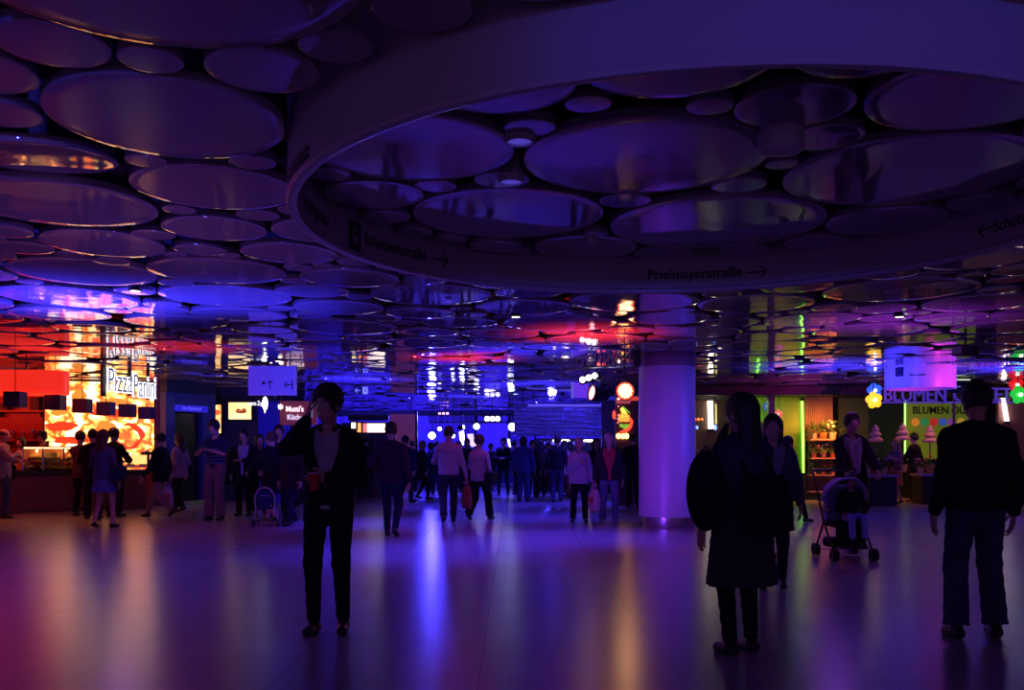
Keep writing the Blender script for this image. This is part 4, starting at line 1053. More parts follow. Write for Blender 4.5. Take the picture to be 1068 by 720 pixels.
for x in(-.05,.05): part('lens',MB().ball((x,-.03,0),.03,10),emis('lens_red',(1,.05,.04),5),o)
o=root('hanging_blade_sign','square violet blue lit sign hanging behind the truss lamps','sign',at(605.5,407,20)); part('panel',box((0,0,0),(.34,.05,.34)),mat('violet_sign',(.4,.3,.8),.4,emit=(.2,.05,1),es=.55),o); part('edge',box((-.19,0,.0),(.03,.07,.36)),mat('edge_paleblue',(.5,.55,.9),.4,emit=(.3,.35,.9),es=.3),o); part('hanger',MB().tube((.1,0,.17),(.1,0,3.575-Z_(407,20)),.012),M_black,o)
# neon fruit column
YN=22.5
nn=root('neon_sign_column','tall narrow shop sign with glowing red yellow and green shapes left of the pillar','sign',(X_(652,YN),YN,0))
Nz=lambda y: Z_(y,YN)
part('frame',box((0,.1,1.6),(.46,.12,3.2)),mat('frame_violet_brown',(.10,.03,.05),.4),nn)
E_r=emis('neon_red',(1,.05,.02),2.2);E_y=emis('neon_yellow',(1,.55,.06),3);E_g=emis('neon_green',(.25,.55,.05),.9);E_o=emis('neon_orange',(1,.22,.03),2.2);E_p=emis('neon_pink',(1,.25,.35),1.6)
def nb(x,y): return ((x-652)/F*YN,.0,Nz(y))
part('yellow_leaf',MB().path([nb(648,426),nb(650,429),nb(653,432)],[.03,.05,.02],8),E_y,nn)
part('green_leaf',MB().path([nb(649,424),nb(653,428),nb(657,431)],[.015,.03,.01],8).ball(nb(653,445),.09,10,(1.3,.3,.7)).ball(nb(648,444),.05,10,(1,.3,1)),E_g,nn)
part('orange_flames',MB().path([nb(647,433),nb(647,440)],.045,8).path([nb(651,433),nb(651,440)],.045,8).path([nb(655,433),nb(654.5,440)],.04,8).ball(nb(651,432.5),.08,10,(1.2,.3,.6)),E_o,nn)
part('yellow_glow',MB().ball(nb(650,434),.07,10,(1.4,.35,.6)),E_y,nn)
part('red_bow',MB().path([nb(657,436),nb(659,440),nb(657,446),nb(652,450),nb(647,452)],[.02,.035,.04,.05,.04],8),E_r,nn)
part('red_side_lamp',MB().ball(nb(640.5,433),.07,10,(.6,.3,1.6)),E_r,nn)
part('pink_bulb_string',MB().ball(nb(645,420),.018,8).ball(nb(645,424),.018,8).ball(nb(645,433),.022,8).ball(nb(644.5,437),.022,8).ball(nb(644.5,441),.022,8),E_p,nn)
part('white_bulb',MB().ball(nb(645.5,416.5),.035,10),M_lensw2,nn)
part('pink_awning',box(((650-652)/F*YN,-.03,Nz(419)),(.34,.04,.10)),mat('awning_pink',(.5,.12,.15),.5,emit=(1,.15,.2),es=.35),nn)
for px in(644.5,649,653): part('yellow_bulb',MB().ball(nb(px+.5,455),.058,12,(1,.6,1.2)),emis('bulb_yellow',(1,.55,.12),6),nn)
o=root('red_brown_arm','reddish horizontal bar lamp between the neon column and the pillar','lamp',at(660,416,YN)); part('bar',box((0,0,0),(.28,.08,.10),bev=.02),mat('arm_red',(.5,.1,.08),.4,emit=(1,.08,.04),es=.6),o); part('bracket',box((-.1,.05,0),(.05,.1,.05)),M_black,o)
# ================================================================ RIGHT SHOPS : fascia band, green rooms
YR=24.0
fx0,fx1=X_(708,YR),X_(904,YR)
fa=root('shop_fascia','long dark fascia band above the open shops right of the pillar','fascia',((fx0+fx1)/2,YR,0))
part('band',box((0,0,2.96),(fx1-fx0,.3,.22)),mat('fascia_brown',(.05,.015,.02),.3),fa); part('upper_closure',box((0,.1,3.3),(fx1-fx0,.1,.5)),M_black,fa); part('lower_edge',box((0,-.02,2.84),(fx1-fx0,.34,.03)),M_black,fa)
struct('trim_shop_ceiling',box((X_(890,26.5),26.6,2.95),(14.5,4.8,.08)),M_slab)
M_green=mat('green_wall',(.22,.42,.03),.5)
def wallbox(name,px0,px1,Y,m,lab,cat='wall panel',z1=2.9,t=.12,z0=0):
    x0,x1=X_(px0,Y),X_(px1,Y); o=root(name,lab,cat,((x0+x1)/2,Y,0)); part('panel',box((0,0,(z0+z1)/2),(x1-x0,t,z1-z0)),m,o); part('skirting',box((0,-t/2-.01,.05),(x1-x0,.02,.1)),M_black,o); return o
struct('wall_shops_back',box((X_(890,29),29.2,1.5),(16,.2,3)),mat('shop_back_dark',(.035,.03,.045),.6))
wallbox('side_wall',700,762,27.5,mat('dim_brown_wall',(.10,.06,.05),.5),'dim brownish wall behind the flowers next to the pillar')
wallbox('green_wall_panel',782,838.5,26,M_green,'green lit wall panel with bright tube at its right edge')
# tubes
def tube_light(px0,py0,px1,py1,Y,r_,m,lab):
    a=at(px0,py0,Y); b_=at(px1,py1,Y); o=root('fluorescent_tube',lab,'tube light',a); part('tube',MB().tube((0,0,0),b_-a,r_,12),m,o); part('end_cap',MB().tube((0,0,.03),(0,0,-.04),r_*1.4,10),M_black,o); part('end_cap',MB().tube(b_-a-Vector((0,0,.03)),b_-a+Vector((0,0,.04)),r_*1.4,10),M_black,o)
tube_light(836.5,417,838.5,495,25.905,.032,emis('green_tube',(.40,1,.10),3),'long vertical green glowing tube at the edge of the green wall')
tube_light(787.5,415,793,441,25.905,.03,emis('green_tube_dim',(.30,1,.04),2.2),'shorter green tube at the left end of the green wall, by the tall woman')
tube_light(740.5,417,741.5,449,27.36,.075,emis('white_tube_warm',(1,.88,.62),5),'thick vertical white tube behind the flowers next to the pillar')
tube_light(746.5,420,747,444,27.41,.025,emis('yellow_tube_dim',(.8,.7,.25),1.2),'thin dim yellow tube right of the thick white one')
tube_light(1046,414,1050.5,441,25.38,.055,emis('white_tube_pink',(1,.82,.85),5),'slanted white tube at the right edge behind the broad man')
o=link('column',MB().box((0,0,1.45),(.18,.18,2.9),bev=.02).mesh('column',mat('post_blue_grey',(.10,.10,.22),.4),False),None,(X_(804,25.2),25.2,0)); tag(o,'slim blue grey square column before the green wall','column')
# flower shaped decals
for k,(px,py,col,nm) in enumerate(((800,424,(.05,.15,.8),'blue flower sign, topmost by the green wall'),(811.5,432,(.8,.15,.3),'pink flower sign second from top by the green wall'),(811.5,441,(.04,.25,.9),'blue round flower sign third from top by the green wall'),(813,450,(.4,.05,.6),'violet flower sign lowest by the green wall'))):
    c=at(px,py,25.7); o=root('flower_sign',nm,'sign',c)
    mb=MB()
    for j in range(5): mb.ball((.075*math.cos(j*2*PI/5+.3),0,.075*math.sin(j*2*PI/5+.3)),.062,10,(1,.3,1))
    part('petals',mb,mat('petal%d'%k,col,.5,emit=col,es=.25),o); part('centre',MB().ball((0,-.02,0),.035,10,(1,.5,1)),mat('petal_centre',(.8,.7,.8),.5,emit=(.8,.6,.8),es=.5),o); part('hanger',MB().tube((0,.01,.1),(0,.01,2.9-c.z),.006,5),M_black,o)
# foliage helper
def leafball(c,r,n,L=.10,w=.03,seed=0,flat_=1.0):
    rs=random.Random(seed); mb=MB()
    for _ in range(n):
        t=rs.random()*2*PI; ph=rs.uniform(-.2,1.2); d=Vector((math.cos(t)*math.cos(ph),math.sin(t)*math.cos(ph),math.sin(ph)*flat_))
        p=Vector(c)+d*r*rs.uniform(.25,1); q=p+d*L+Vector((0,0,-L*.3)); s_=d.cross(Vector((0,0,1))).normalized()*w; m_=(p+q)/2+Vector((0,0,.02))
        mb.add([p,m_+s_,q,m_-s_,m_+Vector((0,0,.008))],[(0,1,4),(1,2,4),(2,3,4),(3,0,4)])
    return mb
M_leaf=mat('leaf_green',(.06,.13,.03),.5,noise=.3,nscale=12); M_pot=mat('pot_terracotta',(.55,.22,.07),.5); M_potw=mat('pot_cream',(.75,.5,.28),.45)
M_fl=[mat('flower_red',(.7,.04,.03),.5),mat('flower_pink',(.8,.3,.3),.5),mat('flower_white',(.8,.7,.55),.5),mat('flower_orange',(.9,.25,.03),.5),mat('flower_violet',(.3,.08,.5),.5)]
def potted(x,y,z,s,lab,fl=None,pot=M_pot,seed=0,group=None,n=60,hh=1.0):
    o=root('potted_plant',lab,'potted plant',(x,y,z),0,group)
    part('pot',MB().lathe([(.06*s,0),(.085*s,.13*s),(.09*s,.15*s),(.078*s,.15*s),(.07*s,.13*s),(1e-5,.13*s)],(0,0,0),18),pot,o)
    part('foliage',leafball((0,0,.15*s+.03),.13*s*hh,n,.11*s,.022*s,seed,1.1*hh),M_leaf,o)
    if fl:
        rs=random.Random(seed+5); mb=MB(); st=MB()
        for _ in range(6):
            p=(rs.uniform(-.12,.12)*s,rs.uniform(-.1,.1)*s,(.26+rs.uniform(0,.12)*hh)*s); mb.ball(p,.028*s,8); st.tube((0,0,.13*s),p,.004*s,4)
        part('flowers',mb,fl,o); part('stems',st,M_leaf,o)
    return o
# shelf unit with pots
YSh=25.4
sx0,sx1=X_(843,YSh),X_(873,YSh); swd=sx1-sx0
sh_=root('plant_shelf_unit','dark shelf rack of potted plants lit orange, right of the green wall','shelf unit',((sx0+sx1)/2,YSh,0))
for k,z in enumerate((Z_(458,YSh),Z_(477.5,YSh),Z_(495,YSh),.25)): part('shelf_board',box((0,0,z-.02),(swd,.4,.035)),mat('shelf_pale',(.6,.3,.2),.4),sh_)
for x in(-swd/2,swd/2): part('upright',box((x,.15,1.0),(.04,.05,2.0)),M_black,sh_)
def slatm():
    mb=MB(); 
    for k in range(14): mb.box((-swd/2+swd*(k+.5)/14,.34,1.5),(swd/14*.75,.04,2.8))
    return mb
part('slat_backing',slatm(),mat('slat_brown',(.20,.10,.07),.6),sh_,smooth=False)
rw=['top','middle','lower']
for r_i,(z,ss) in enumerate(((Z_(458,YSh),1.15),(Z_(477.5,YSh),.9),(Z_(495,YSh),.75))):
    for j in range(3):
        x=(sx0+sx1)/2-swd/2+.14+j*(swd-.28)/2
        potted(x,YSh-.05,z+.001,ss*(.9+.1*((j*7+r_i)%3)),f'{["leftmost","middle","rightmost"][j]} potted plant on the {rw[r_i]} board of the lit plant rack',M_fl[(j+r_i)%4] if r_i>0 or j==2 else None,M_potw if (j+r_i)%2==0 else M_pot,seed=r_i*10+j,group=f'potted plants on the {rw[r_i]} rack board',hh=1.25 if r_i==0 else 1.1)
wallbox('dark_green_wall',874,905,26.5,mat('dark_green_paint',(.03,.07,.02),.6),'dark green wall right of the plant rack')
for px,py,l_ in((886,404.8,'upper right'),(879.5,410,'lower left')):
    c=at(px,py,24.6 if py<408 else 26); o=root('shop_spotlight',f'small warm ceiling spot inside the shop fascia, {l_} of the pair','spotlight',(c.x,c.y,c.z)); part('housing',MB().lathe([(.05,0),(.07,0),(.07,.12),(.02,.13),(.015,3.0-c.z)],(0,0,0),14),M_black,o); part('lamp',MB().lathe([(1e-5,-.012),(.055,-.01),(.055,.005)],(0,0,0),14),emis('spot_peach',(1,.6,.45),6),o)
# flower stand next to pillar : vases with flowers
o=root('flower_table','dark low display table behind the pillar at right','table',(X_(735,24.8),24.8,0)); part('table_top',box((0,0,.62),(1.3,.7,.05)),M_black,o)
for x in(-.58,.58):
    for y in(-.3,.3): part('leg',box((x,y,.3),(.05,.05,.6)),M_black,o)
for k,(px,h_,f_) in enumerate(((721,.38,4),(730,.46,1),(739,.52,0),(748,.42,2))):
    x=X_(px,24.8); o=root('flower_vase',f'{["leftmost","second","third","rightmost"][k]} vase of cut flowers on the dark table behind the pillar','vase of flowers',(x,24.7+.05*(k%2),.646),0,'vases behind the pillar')
    part('vase',MB().lathe([(.06,0),(.08,.05),(.06,.2),(.075,.28),(.065,.28),(.05,.2)],(0,0,0),16),M_steel,o); rs=random.Random(k); st=MB();fl=MB()
    for _ in range(11):
        p=Vector((rs.uniform(-.09,.09),rs.uniform(-.09,.09),.30+h_*rs.uniform(.4,1.1))); st.tube((0,0,.2),p,.005,4); fl.ball(p,.045,8,(1,1,.7))
    part('stems',st,M_leaf,o); part('blossoms',fl,M_fl[f_],o); part('leaves',leafball((0,0,.32),.07,50,.10,.02,k),M_leaf,o)
o=root('orange_lamp_row','row of three small orange red lamps right of the pillar','lamp',at(728.5,437.5,25.5)); part('bar',box((0,.03,0),(.32,.04,.04)),M_black,o)
for x in(-.10,0,.10): part('bulb',MB().ball((x,-.01,0),.038,10),emis('bulb_orangered',(1,.12,.03),3.5),o)
part('hanger',MB().tube((0,.03,0),(0,.03,2.9-Z_(437.5,25.5)),.006,5),M_black,o)
for px,l_ in((727,'left'),(746,'right')):
    o=root('blue_spot_lamp',f'small glowing blue lamp over the flowers right of the pillar, {l_} one','lamp',at(px,446,25.3)); part('glow_bulb',MB().ball((0,0,0),.035 if px<740 else .05,10,(1,1,1.6)),emis('bulb_blue',(.15,.25,1),3),o); part('socket',MB().tube((0,0,.03),(0,0,.1),.02,8),M_black,o); part('wire',MB().tube((0,0,.1),(0,0,2.9-Z_(446,25.3)),.005,5),M_black,o)
# ================================================================ FLOWER SHOP (far right)
YF=22.2
x0,x1=X_(920,YF),X_(1058,YF); zl=Z_(412.5,YF)
bs=root('flower_shop_sign','row of violet open letters on thin rails over the flower shop','sign',((x0+x1)/2,YF,0))
M_let=mat('letter_violet',(.22,.14,.45),.4,emit=(.10,.04,.60),es=.45)
for w_,px,tw in(('BLUMEN',954.5,1.50),('OUTLET',1024.5,1.40)):
    text_w('letters_'+w_.lower(),w_,tw,.32,M_let,bs,(X_(px,YF)-(x0+x1)/2,0,zl),ext=.03)
for z in(zl-.17,zl+.17): part('rail',MB().tube((-(x1-x0)/2,.06,z),((x1-x0)/2,.06,z),.018,8),M_let,bs)
for x in(-(x1-x0)/2,-.1,(x1-x0)/2): part('hanging_post',box((x,.08,(zl-.2+3.575)/2),(.05,.05,3.575-zl+.2)),M_black,bs)
def daisy(px,py,Y,col,lab,R=.26,es=1.1,hang=True):
    c=at(px,py,Y); o=root('illuminated_flower',lab,'flower sign',c); mb=MB()
    for j in range(5):
        a=j*2*PI/5+.5; mb.ball((R*.52*math.cos(a),0,R*.52*math.sin(a)),R*.44,14,(1,.28,1))
    mb.lathe([(1e-5,-.03),(R*.5,-.03),(R*.5,.03),(1e-5,.03)],(0,0,0),20,M=Matrix.Rotation(PI/2,3,'X'))
    part('petals',mb,mat('neonpetal_'+lab[:6].strip(),tuple(v*.5 for v in col),.4,emit=col,es=es),o)
    part('centre_lamp',MB().ball((0,-R*.3,0),R*.17,12),emis('daisy_centre',(1,.9,.85),7),o)
    if hang: part('hanger',MB().tube((0,.05,R*.6),(0,.05,3.575-c.z),.012,6),M_black,o)
daisy(912,407.5,YF,(.02,.12,1),'blue glowing flower at the left end of the violet letter row',.20)
daisy(911.5,417.5,YF-.15,(1,.55,.02),'yellow glowing flower at the left end of the violet letter row, under the blue one',.22,1.4)
daisy(1060,401.5,YF-.1,(.8,.01,.015),'red glowing flower at the right end of the violet letter row',.20,.9)
daisy(1063,412,YF-.25,(.02,.6,.05),'green glowing flower at the right edge, under the red one',.24,.9)
# green backlit board
YG=26.5; g0,g1=X_(943,YG),X_(1016,YG); zg0,zg1=Z_(480,YG),Z_(419,YG)
gb=root('flower_shop_board','bright green back wall of the flower shop with black letters and coloured dots','shop board',((g0+g1)/2,YG,0))
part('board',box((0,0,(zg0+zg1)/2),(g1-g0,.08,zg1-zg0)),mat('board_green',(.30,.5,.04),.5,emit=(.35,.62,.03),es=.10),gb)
part('edge_tube',MB().tube((-(g1-g0)/2,-.06,zg0),(-(g1-g0)/2,-.06,zg1),.025,8),emis('edge_green',(.5,1,.25),1.6),gb)
part('post',box((.28,-.3,1.45),(.06,.06,2.9)),mat('post_blue_grey',(.10,.10,.22),.4),gb)
part('base_cabinet',box((0,-.1,.5),(g1-g0,.4,1.0)),M_black,gb)
text('letters','BLUMEN OUTLET',.30,M_ink,gb,(.28,-.05,Z_(428.5,YG)),ext=.012,sx=.92,off=.004)
for k,(px,col,nm) in enumerate(((954,(.9,.35,.03),'orange'),(963.5,(.03,.35,.12),'green'),(973,(.7,.03,.03),'red'),(982.5,(.05,.15,.6),'blue'),(992,(.4,.05,.5),'violet'),(1001.5,(.7,.5,.05),'yellow'))):
    part(nm+'_dot',MB().lathe([(1e-5,-.01),(.115,-.01),(.115,.01),(1e-5,.01)],(X_(px,YG)-(g0+g1)/2,-.055,Z_(440.5,YG)),24,M=Matrix.Rotation(PI/2,3,'X')),mat('dot_'+nm,col,.5,emit=col,es=.35),gb)
wallbox('brown_side_wall',1040,1090,25.5,mat('warm_brown_wall',(.28,.13,.10),.6),'brown lit wall at the far right edge')
wallbox('dark_side_wall',905,942,27.6,mat('dark_green_paint',(.03,.07,.02),.6),'dark wall between plant rack and the green flower shop board')
# pink tiered topiaries
M_puff=mat('puff_pink',(.85,.42,.38),.6,noise=.2,nscale=20,bump=.4)
for k,(px,pyt,Y,lab) in enumerate(((913,443,23.8,'pink tiered topiary, leftmost of three in the flower shop'),(941.5,441.5,24.0,'pink tiered topiary, middle of three in the flower shop'),(970,444,24.2,'pink tiered topiary, rightmost of three, before the green board'))):
    zt_=Z_(pyt,Y); o=root('tiered_topiary',lab,'decorative tree',(X_(px,Y),Y,.80))
    h_=zt_-.80; part('pot',MB().lathe([(.08,0),(.12,.2),(.11,.2),(.1,.17),(1e-5,.17)],(0,0,0),18),M_potw,o); part('stem',MB().tube((0,0,.15),(0,0,h_-.35),.018,8),M_wood,o)
    part('tiers',MB().lathe([(1e-5,h_-.46),(.19,h_-.44),(.20,h_-.40),(.09,h_-.30),(.15,h_-.29),(.155,h_-.25),(.065,h_-.16),(.10,h_-.15),(.10,h_-.12),(.02,h_-.0),(1e-5,h_)],(0,0,0),24),M_puff,o)
# display tables of the flower shop
for k,(xa,xb,Y,z) in enumerate(((900,932,22.6,.78),(955,1000,23.4,.78))):
    o=root('display_table',['dark flower display table with violet lit edge, left of the couple','dark flower display table behind the suited man'][k],'table',(X_((xa+xb)/2,Y),Y,0)); w_=X_(xb,Y)-X_(xa,Y)
    part('table_top',box((0,0,z-.03),(w_,.7,.06)),mat('table_violet',(.35,.3,.45),.3),o); part('black_skirt',box((0,.02,(z-.06)/2),(w_-.08,.62,z-.06)),M_black,o)
    for j in range(4):
        potted(X_(xa+3+j*(xb-xa-6)/3,Y),Y-.1+.15*(j%2),z+.002,1.0+.2*((j*3)%2),(f'{["leftmost","second","third","fourth","fifth","sixth"][j]} potted flower on the '+['violet edged table','table behind the suited man'][k]),M_fl[(j*2+k)%5],M_pot if j%2 else M_potw,seed=50+k*10+j,group='potted flowers on the '+['violet edged table','second shop table'][k])
# violet exit type sign behind the broad man
c=at(1001,403.5,21.5); o=root('exit_sign','dark green exit sign with pale arrow next to the broad man\'s head','sign',c); part('casing',box((0,.03,0),(.46,.06,.30)),mat('sign_green_black',(.01,.03,.02),.4),o); s_arrow(o,-.06,0,.16,.12,.022,PI,mat('arrow_pale_blue',(.3,.35,.7),.5,emit=(.3,.3,1),es=.5),-.004); part('lit_top_edge',box((.02,.02,.165),(.46,.04,.025)),emis('sign_top_edge',(.6,.7,.6),1.2),o); part('hanger',MB().tube((0,.03,.15),(0,.03,3.575-c.z),.012,8),M_black,o)
# black projector box
c=at(1007,366,13.0); o=root('ceiling_loudspeaker','black box loudspeaker tilted under the ceiling at upper right','loudspeaker',c,.25); part('cabinet',box((0,0,0),(.30,.22,.14),bev=.015),M_black,o); part('grille',box((0,-.113,0),(.26,.01,.10)),mat('grille_dark',(.03,.03,.035),.7),o); part('bracket',MB().tube((0,0,.06),(0,0,3.575-c.z),.015,8),M_black,o)
# ================================================================ PEOPLE
BK=(.012,.010,.016); NV=(.015,.02,.05); DK=(.03,.025,.04); GR=(.18,.17,.20); LT=(.50,.46,.50); WH=(.70,.68,.72); JN=(.05,.07,.15); KH=(.28,.20,.16); BR=(.06,.025,.03); RD=(.45,.03,.03)
HB=(.015,.010,.008); HBr=(.06,.03,.015); HBl=(.35,.22,.10); HW=(.65,.62,.62); SK=(.55,.33,.25)
def plastic_bag(i,side,lab,col,print_=None,size=(.26,.10,.32),mid=False):
    w=wpos(i,i['wr'][side]+i['fd'][side]*.085*i['S']); o=root('carrier_bag',lab,'bag',(w.x,w.y,w.z),i['face']+PI/2+.4)
    W,D,Hh=size; n=28; prof=[(.90,-Hh-.10,.9),(1.0,-Hh-.06,1.0),(1.02,-Hh*.6-.08,1.05),(.95,-Hh*.3-.08,.8),(.80,-.12,.45),(.7,-.10,.30)]
    vs=[];fs=[]
    for (s_,z,dd) in prof:
        for k in range(n):
            t=2*PI*k/n; c,s=math.cos(t),math.sin(t); r=(abs(c)**4+abs(s)**4)**-.25; vs.append((W/2*s_*c*r,D/2*dd*s*r*(1+.08*math.sin(5*t)),z))
    for j in range(len(prof)-1):
        for k in range(n): fs.append((j*n+k,j*n+(k+1)%n,(j+1)*n+(k+1)%n,(j+1)*n+k))
    fs.append(tuple(range(n))[::-1]); fs.append(tuple((len(prof)-1)*n+k for k in range(n)))
    part('bag_body',MB().add(vs,fs),mat('bag_%02d%02d%02d'%tuple(int(c*99) for c in col),col,.4,bump=.6,nscale=18),o)
    part('handles',MB().path([(-W*.25,.02,-.12),(-.02,.01,-.0),(W*.25,.02,-.12)],.008,6).path([(-W*.25,-.02,-.12),(-.02,-.01,-.0),(W*.25,-.02,-.12)],.008,6),mat('bag_%02d%02d%02d'%tuple(int(c*99) for c in col),col,.4),o)
    if print_:
        for sg_ in(-1,1): part('printed_stripe',MB().box((0,sg_*D*.53,-Hh*.62-.06),(W*.6,.006,Hh*.28)),mat('print_bag',print_,.5),o,smooth=False)
    return o
def hand_bag(i,side,lab,col,z=.80,size=(.34,.14,.26),strap=True,y=-.02,x=None):
    S=i['S']; x=.27 if x is None else x; w=wpos(i,(side*x*S,y*S,(z+i['d'])*S)); o=root('shoulder_bag',lab,'bag',(w.x,w.y,w.z),i['face']+PI/2)
    W,D,Hh=size; m=cloth('bag%02d%02d'%(col[0]*99,col[2]*99),col,.5)
    part('bag_body',MB().box((0,0,0),(W,D,Hh),bev=min(W,D,Hh)*.28),m,o); part('flap',MB().box((0,-side*0+ (D*.52 if side<0 else -D*.52),Hh*.12),(W*.9,.02,Hh*.6),bev=.006),m,o)
    if strap:
        s=side; sh=i['sh'][side]; tp=Vector(((-side*.02)*1.0,0,0))
        up=(sh[2]-(z+i['d'])*S)+.07*S; inn=(x-.135)*S*s
        part('strap',MB().path([(W*.35,0,Hh*.4),(W*.2,inn*.6,up*.75),(0,inn,up),(-W*.2,inn*.6,up*.75),(-W*.35,0,Hh*.4)],.012,6),m,o)
    return o
# ---- left group by the pizza counter
P={}
P['edge']=person('man in pale grey jacket at the left edge, one hand raised to his face',4,541,447,-70,top=('jacket',(.30,.25,.32)),bottom=('jeans',JN),hair=('fringe',HBr),arms=('fold','front'),armt={1:(.08,.26,1.30)},cell=.012)
hand_bag(P['edge'],-1,'dark shoulder bag hanging on the man at the left edge of the photo',BK,z=.92,size=(.40,.16,.34))
person('vendor with dark bobbed hair behind the display case, left of the capped one',21,530,455,180,top=('shirt',(.10,.04,.05)),bottom=('trousers',BK),hair=('bob',HB),fem=True,depth=21.1,H=1.69,arms=('front','front'))
v=person('vendor in a dark cap behind the display case near the wall picture',44,530,448,165,top=('shirt',(.12,.06,.07)),bottom=('trousers',BK),hair=('short',HB),depth=21.1,H=1.80,arms=('front','front'))
cap=root('cap','dark peaked cap worn by the vendor behind the display case','cap',wpos(v,(0,.0,(1.755)*v['S'])),v['face']); part('crown',MB().lathe([(.105,-.03),(.108,0),(.095,.045),(.05,.07),(1e-5,.075)],(0,0,0),24,sy=1.15),M_black,cap); part('peak',MB().box((0,.14,-.025),(.15,.10,.012),bev=.004),M_black,cap)
person('person in dark clothes ordering at the counter, short dark hair, seen from behind',84,532,446,-8,top=('shirt',(.09,.05,.08)),bottom=('trousers',BK),hair=('short',HB),depth=19.0,H=1.78,arms=('reach','front'),wide=.95)
person('dark dressed person between the counter customer and the woman in the short skirt',97,530,444,10,top=('jacket',BK),bottom=('trousers',BK),hair=('short',HB),depth=18.2,H=1.80,arms=('front','down'))
w1=person('woman in blue jacket and short blue skirt with bare legs, facing the pizza stand',108,551,449,-5,top=('jacket',(.07,.08,.16)),hem=.86,bottom=('skirt',(.10,.13,.35),.66),hair=('long',HBr),fem=True,stride=.10,lead=1,arms=('fold','down'),H=1.74,cell=.011,feet=.12)
hand_bag(w1,1,'dark shoulder bag on the right side of the woman in the short blue skirt',NV,z=1.0,size=(.36,.16,.30))
person('dark haired man close behind the woman in the short skirt, facing the pizza stand',119,540,441,-20,top=('jacket',BK),bottom=('trousers',BK),hair=('short',HB),depth=18.8,H=1.84,arms=('front','front'))
m1=person('man in dark jacket and pale trousers striding to the left with a white bag',167,540,446,78,top=('jacket',BK),bottom=('trousers',KH),stride=.34,lead=1,arms=('swingf','bag'),H=1.80,cell=.011)
plastic_bag(m1,1,'white carrier bag with red print carried by the striding man',(.55,.5,.55),(.6,.08,.08),size=(.24,.1,.36))
w2=person('long haired woman in pale open jacket walking behind the striding man',187,534,443,70,top=('open',(.42,.33,.38)),inner=(.5,.42,.45),bottom=('trousers',BK),hair=('long',HBr),fem=True,stride=.16,arms=('down','down'),H=1.76,cell=.012)
hand_bag(w2,1,'dark shoulder bag of the long haired woman in the pale jacket',BK,z=.98,size=(.30,.12,.24))
m2=person('tall man in dark striped polo shirt and khaki trousers looking at a phone',225,543,435,165,top=('shirt',(.03,.035,.07)),sleeve='short',hem=.93,bottom=('wide',(.22,.16,.14)),hair=('short',HB),nod=18,arms=('read','read'),H=1.98,cell=.0105,eyes=False)
# pale chest stripes of the polo
def stripes(i,zs):
    S=i['S'];d=i['d']
    for z in zs:
        mb=MB(); n=40; vs=[];fs=[]
        for k in range(n+1):
            a=2*PI*k/n
            # follow the shirt surface by marching outward from the torso axis
            dr=np.array((math.cos(a),math.sin(a),0.0)); rr_=np.linspace(.08,.24,81,dtype=np.float32); pts=np.zeros((81,3),np.float32); pts[:,0]=dr[0]*rr_; pts[:,1]=dr[1]*rr_; pts[:,2]=z+d
            f=torso(pts,d,.018,False); r=float(rr_[int(np.argmax(f>0))])+.006
            vs+=[(dr[0]*r*S,dr[1]*r*S,(z+d-.008)*S),(dr[0]*r*S,dr[1]*r*S,(z+d+.008)*S),(dr[0]*(r-.006)*S,dr[1]*(r-.006)*S,(z+d+.008)*S),(dr[0]*(r-.006)*S,dr[1]*(r-.006)*S,(z+d-.008)*S)]
        for k in range(n):
            for j in range(4): fs.append((4*k+j,4*(k+1)+j,4*(k+1)+(j+1)%4,4*k+(j+1)%4))
        part('shirt_stripe',MB().add(vs,fs),cloth('stripe',(.16,.18,.30)),i['root'])
stripes(m2,(1.02,1.08,1.14,1.20,1.26))
ph=root('mobile_phone','small dark phone in the hands of the man in the striped polo','phone',wpos(m2,(0,.36*m2['S'],(1.29+m2['d'])*m2['S'])),m2['face']); part('phone_body',box((0,0,0),(.07,.13,.01),bev=.003),M_black,ph); part('phone_screen',box((0,0,.006),(.06,.115,.002)),mat('screen_dim',(.02,.02,.03),.1,emit=(.3,.3,.8),es=.3),ph)
person('young man in open dark jacket over a pale shirt, right of the striped polo',255,538,443,172,top=('open',BK),inner=(.45,.38,.52),bottom=('trousers',BK),hair=('short',HB),arms=('fold','down'),H=1.82,cell=.011)
person('woman with dark bob behind the young man in the pale shirt',271,532,448,200,top=('jacket',DK),bottom=('trousers',BK),hair=('bob',HB),fem=True,H=1.72,depth=19.5)
m3=person('person in black bending slightly over the small pushchair, pale shoes apart',283,546,446,60,top=('jacket',BK),bottom=('skirt',BK,.62),hair=('short',HBr),fem=True,arms=('push','push'),H=1.74,cell=.012,stride=.20,look=20,hem=.9)
person('dark haired man in the gap right of the pushchair group, head above the others',291,536,436,185,top=('jacket',DK),bottom=('trousers',BK),hair=('short',HB),depth=18.6,H=1.90,arms=('down','down'))
person('person in dark coat with reddish scarf behind the tall man, looking down',304,548,446,150,top=('coat',(.035,.02,.03)),hem=.7,bottom=('jeans',NV),hair=('bob',HBr),fem=True,H=1.72,stride=.18,lead=-1,nod=15)
person('dark dressed person walking right beside the pushchair group, legs apart',316,543,444,-80,top=('jacket',BK),bottom=('jeans',DK),hair=('short',HB),stride=.34,H=1.76,lead=1,arms=('swingb','swingf'))
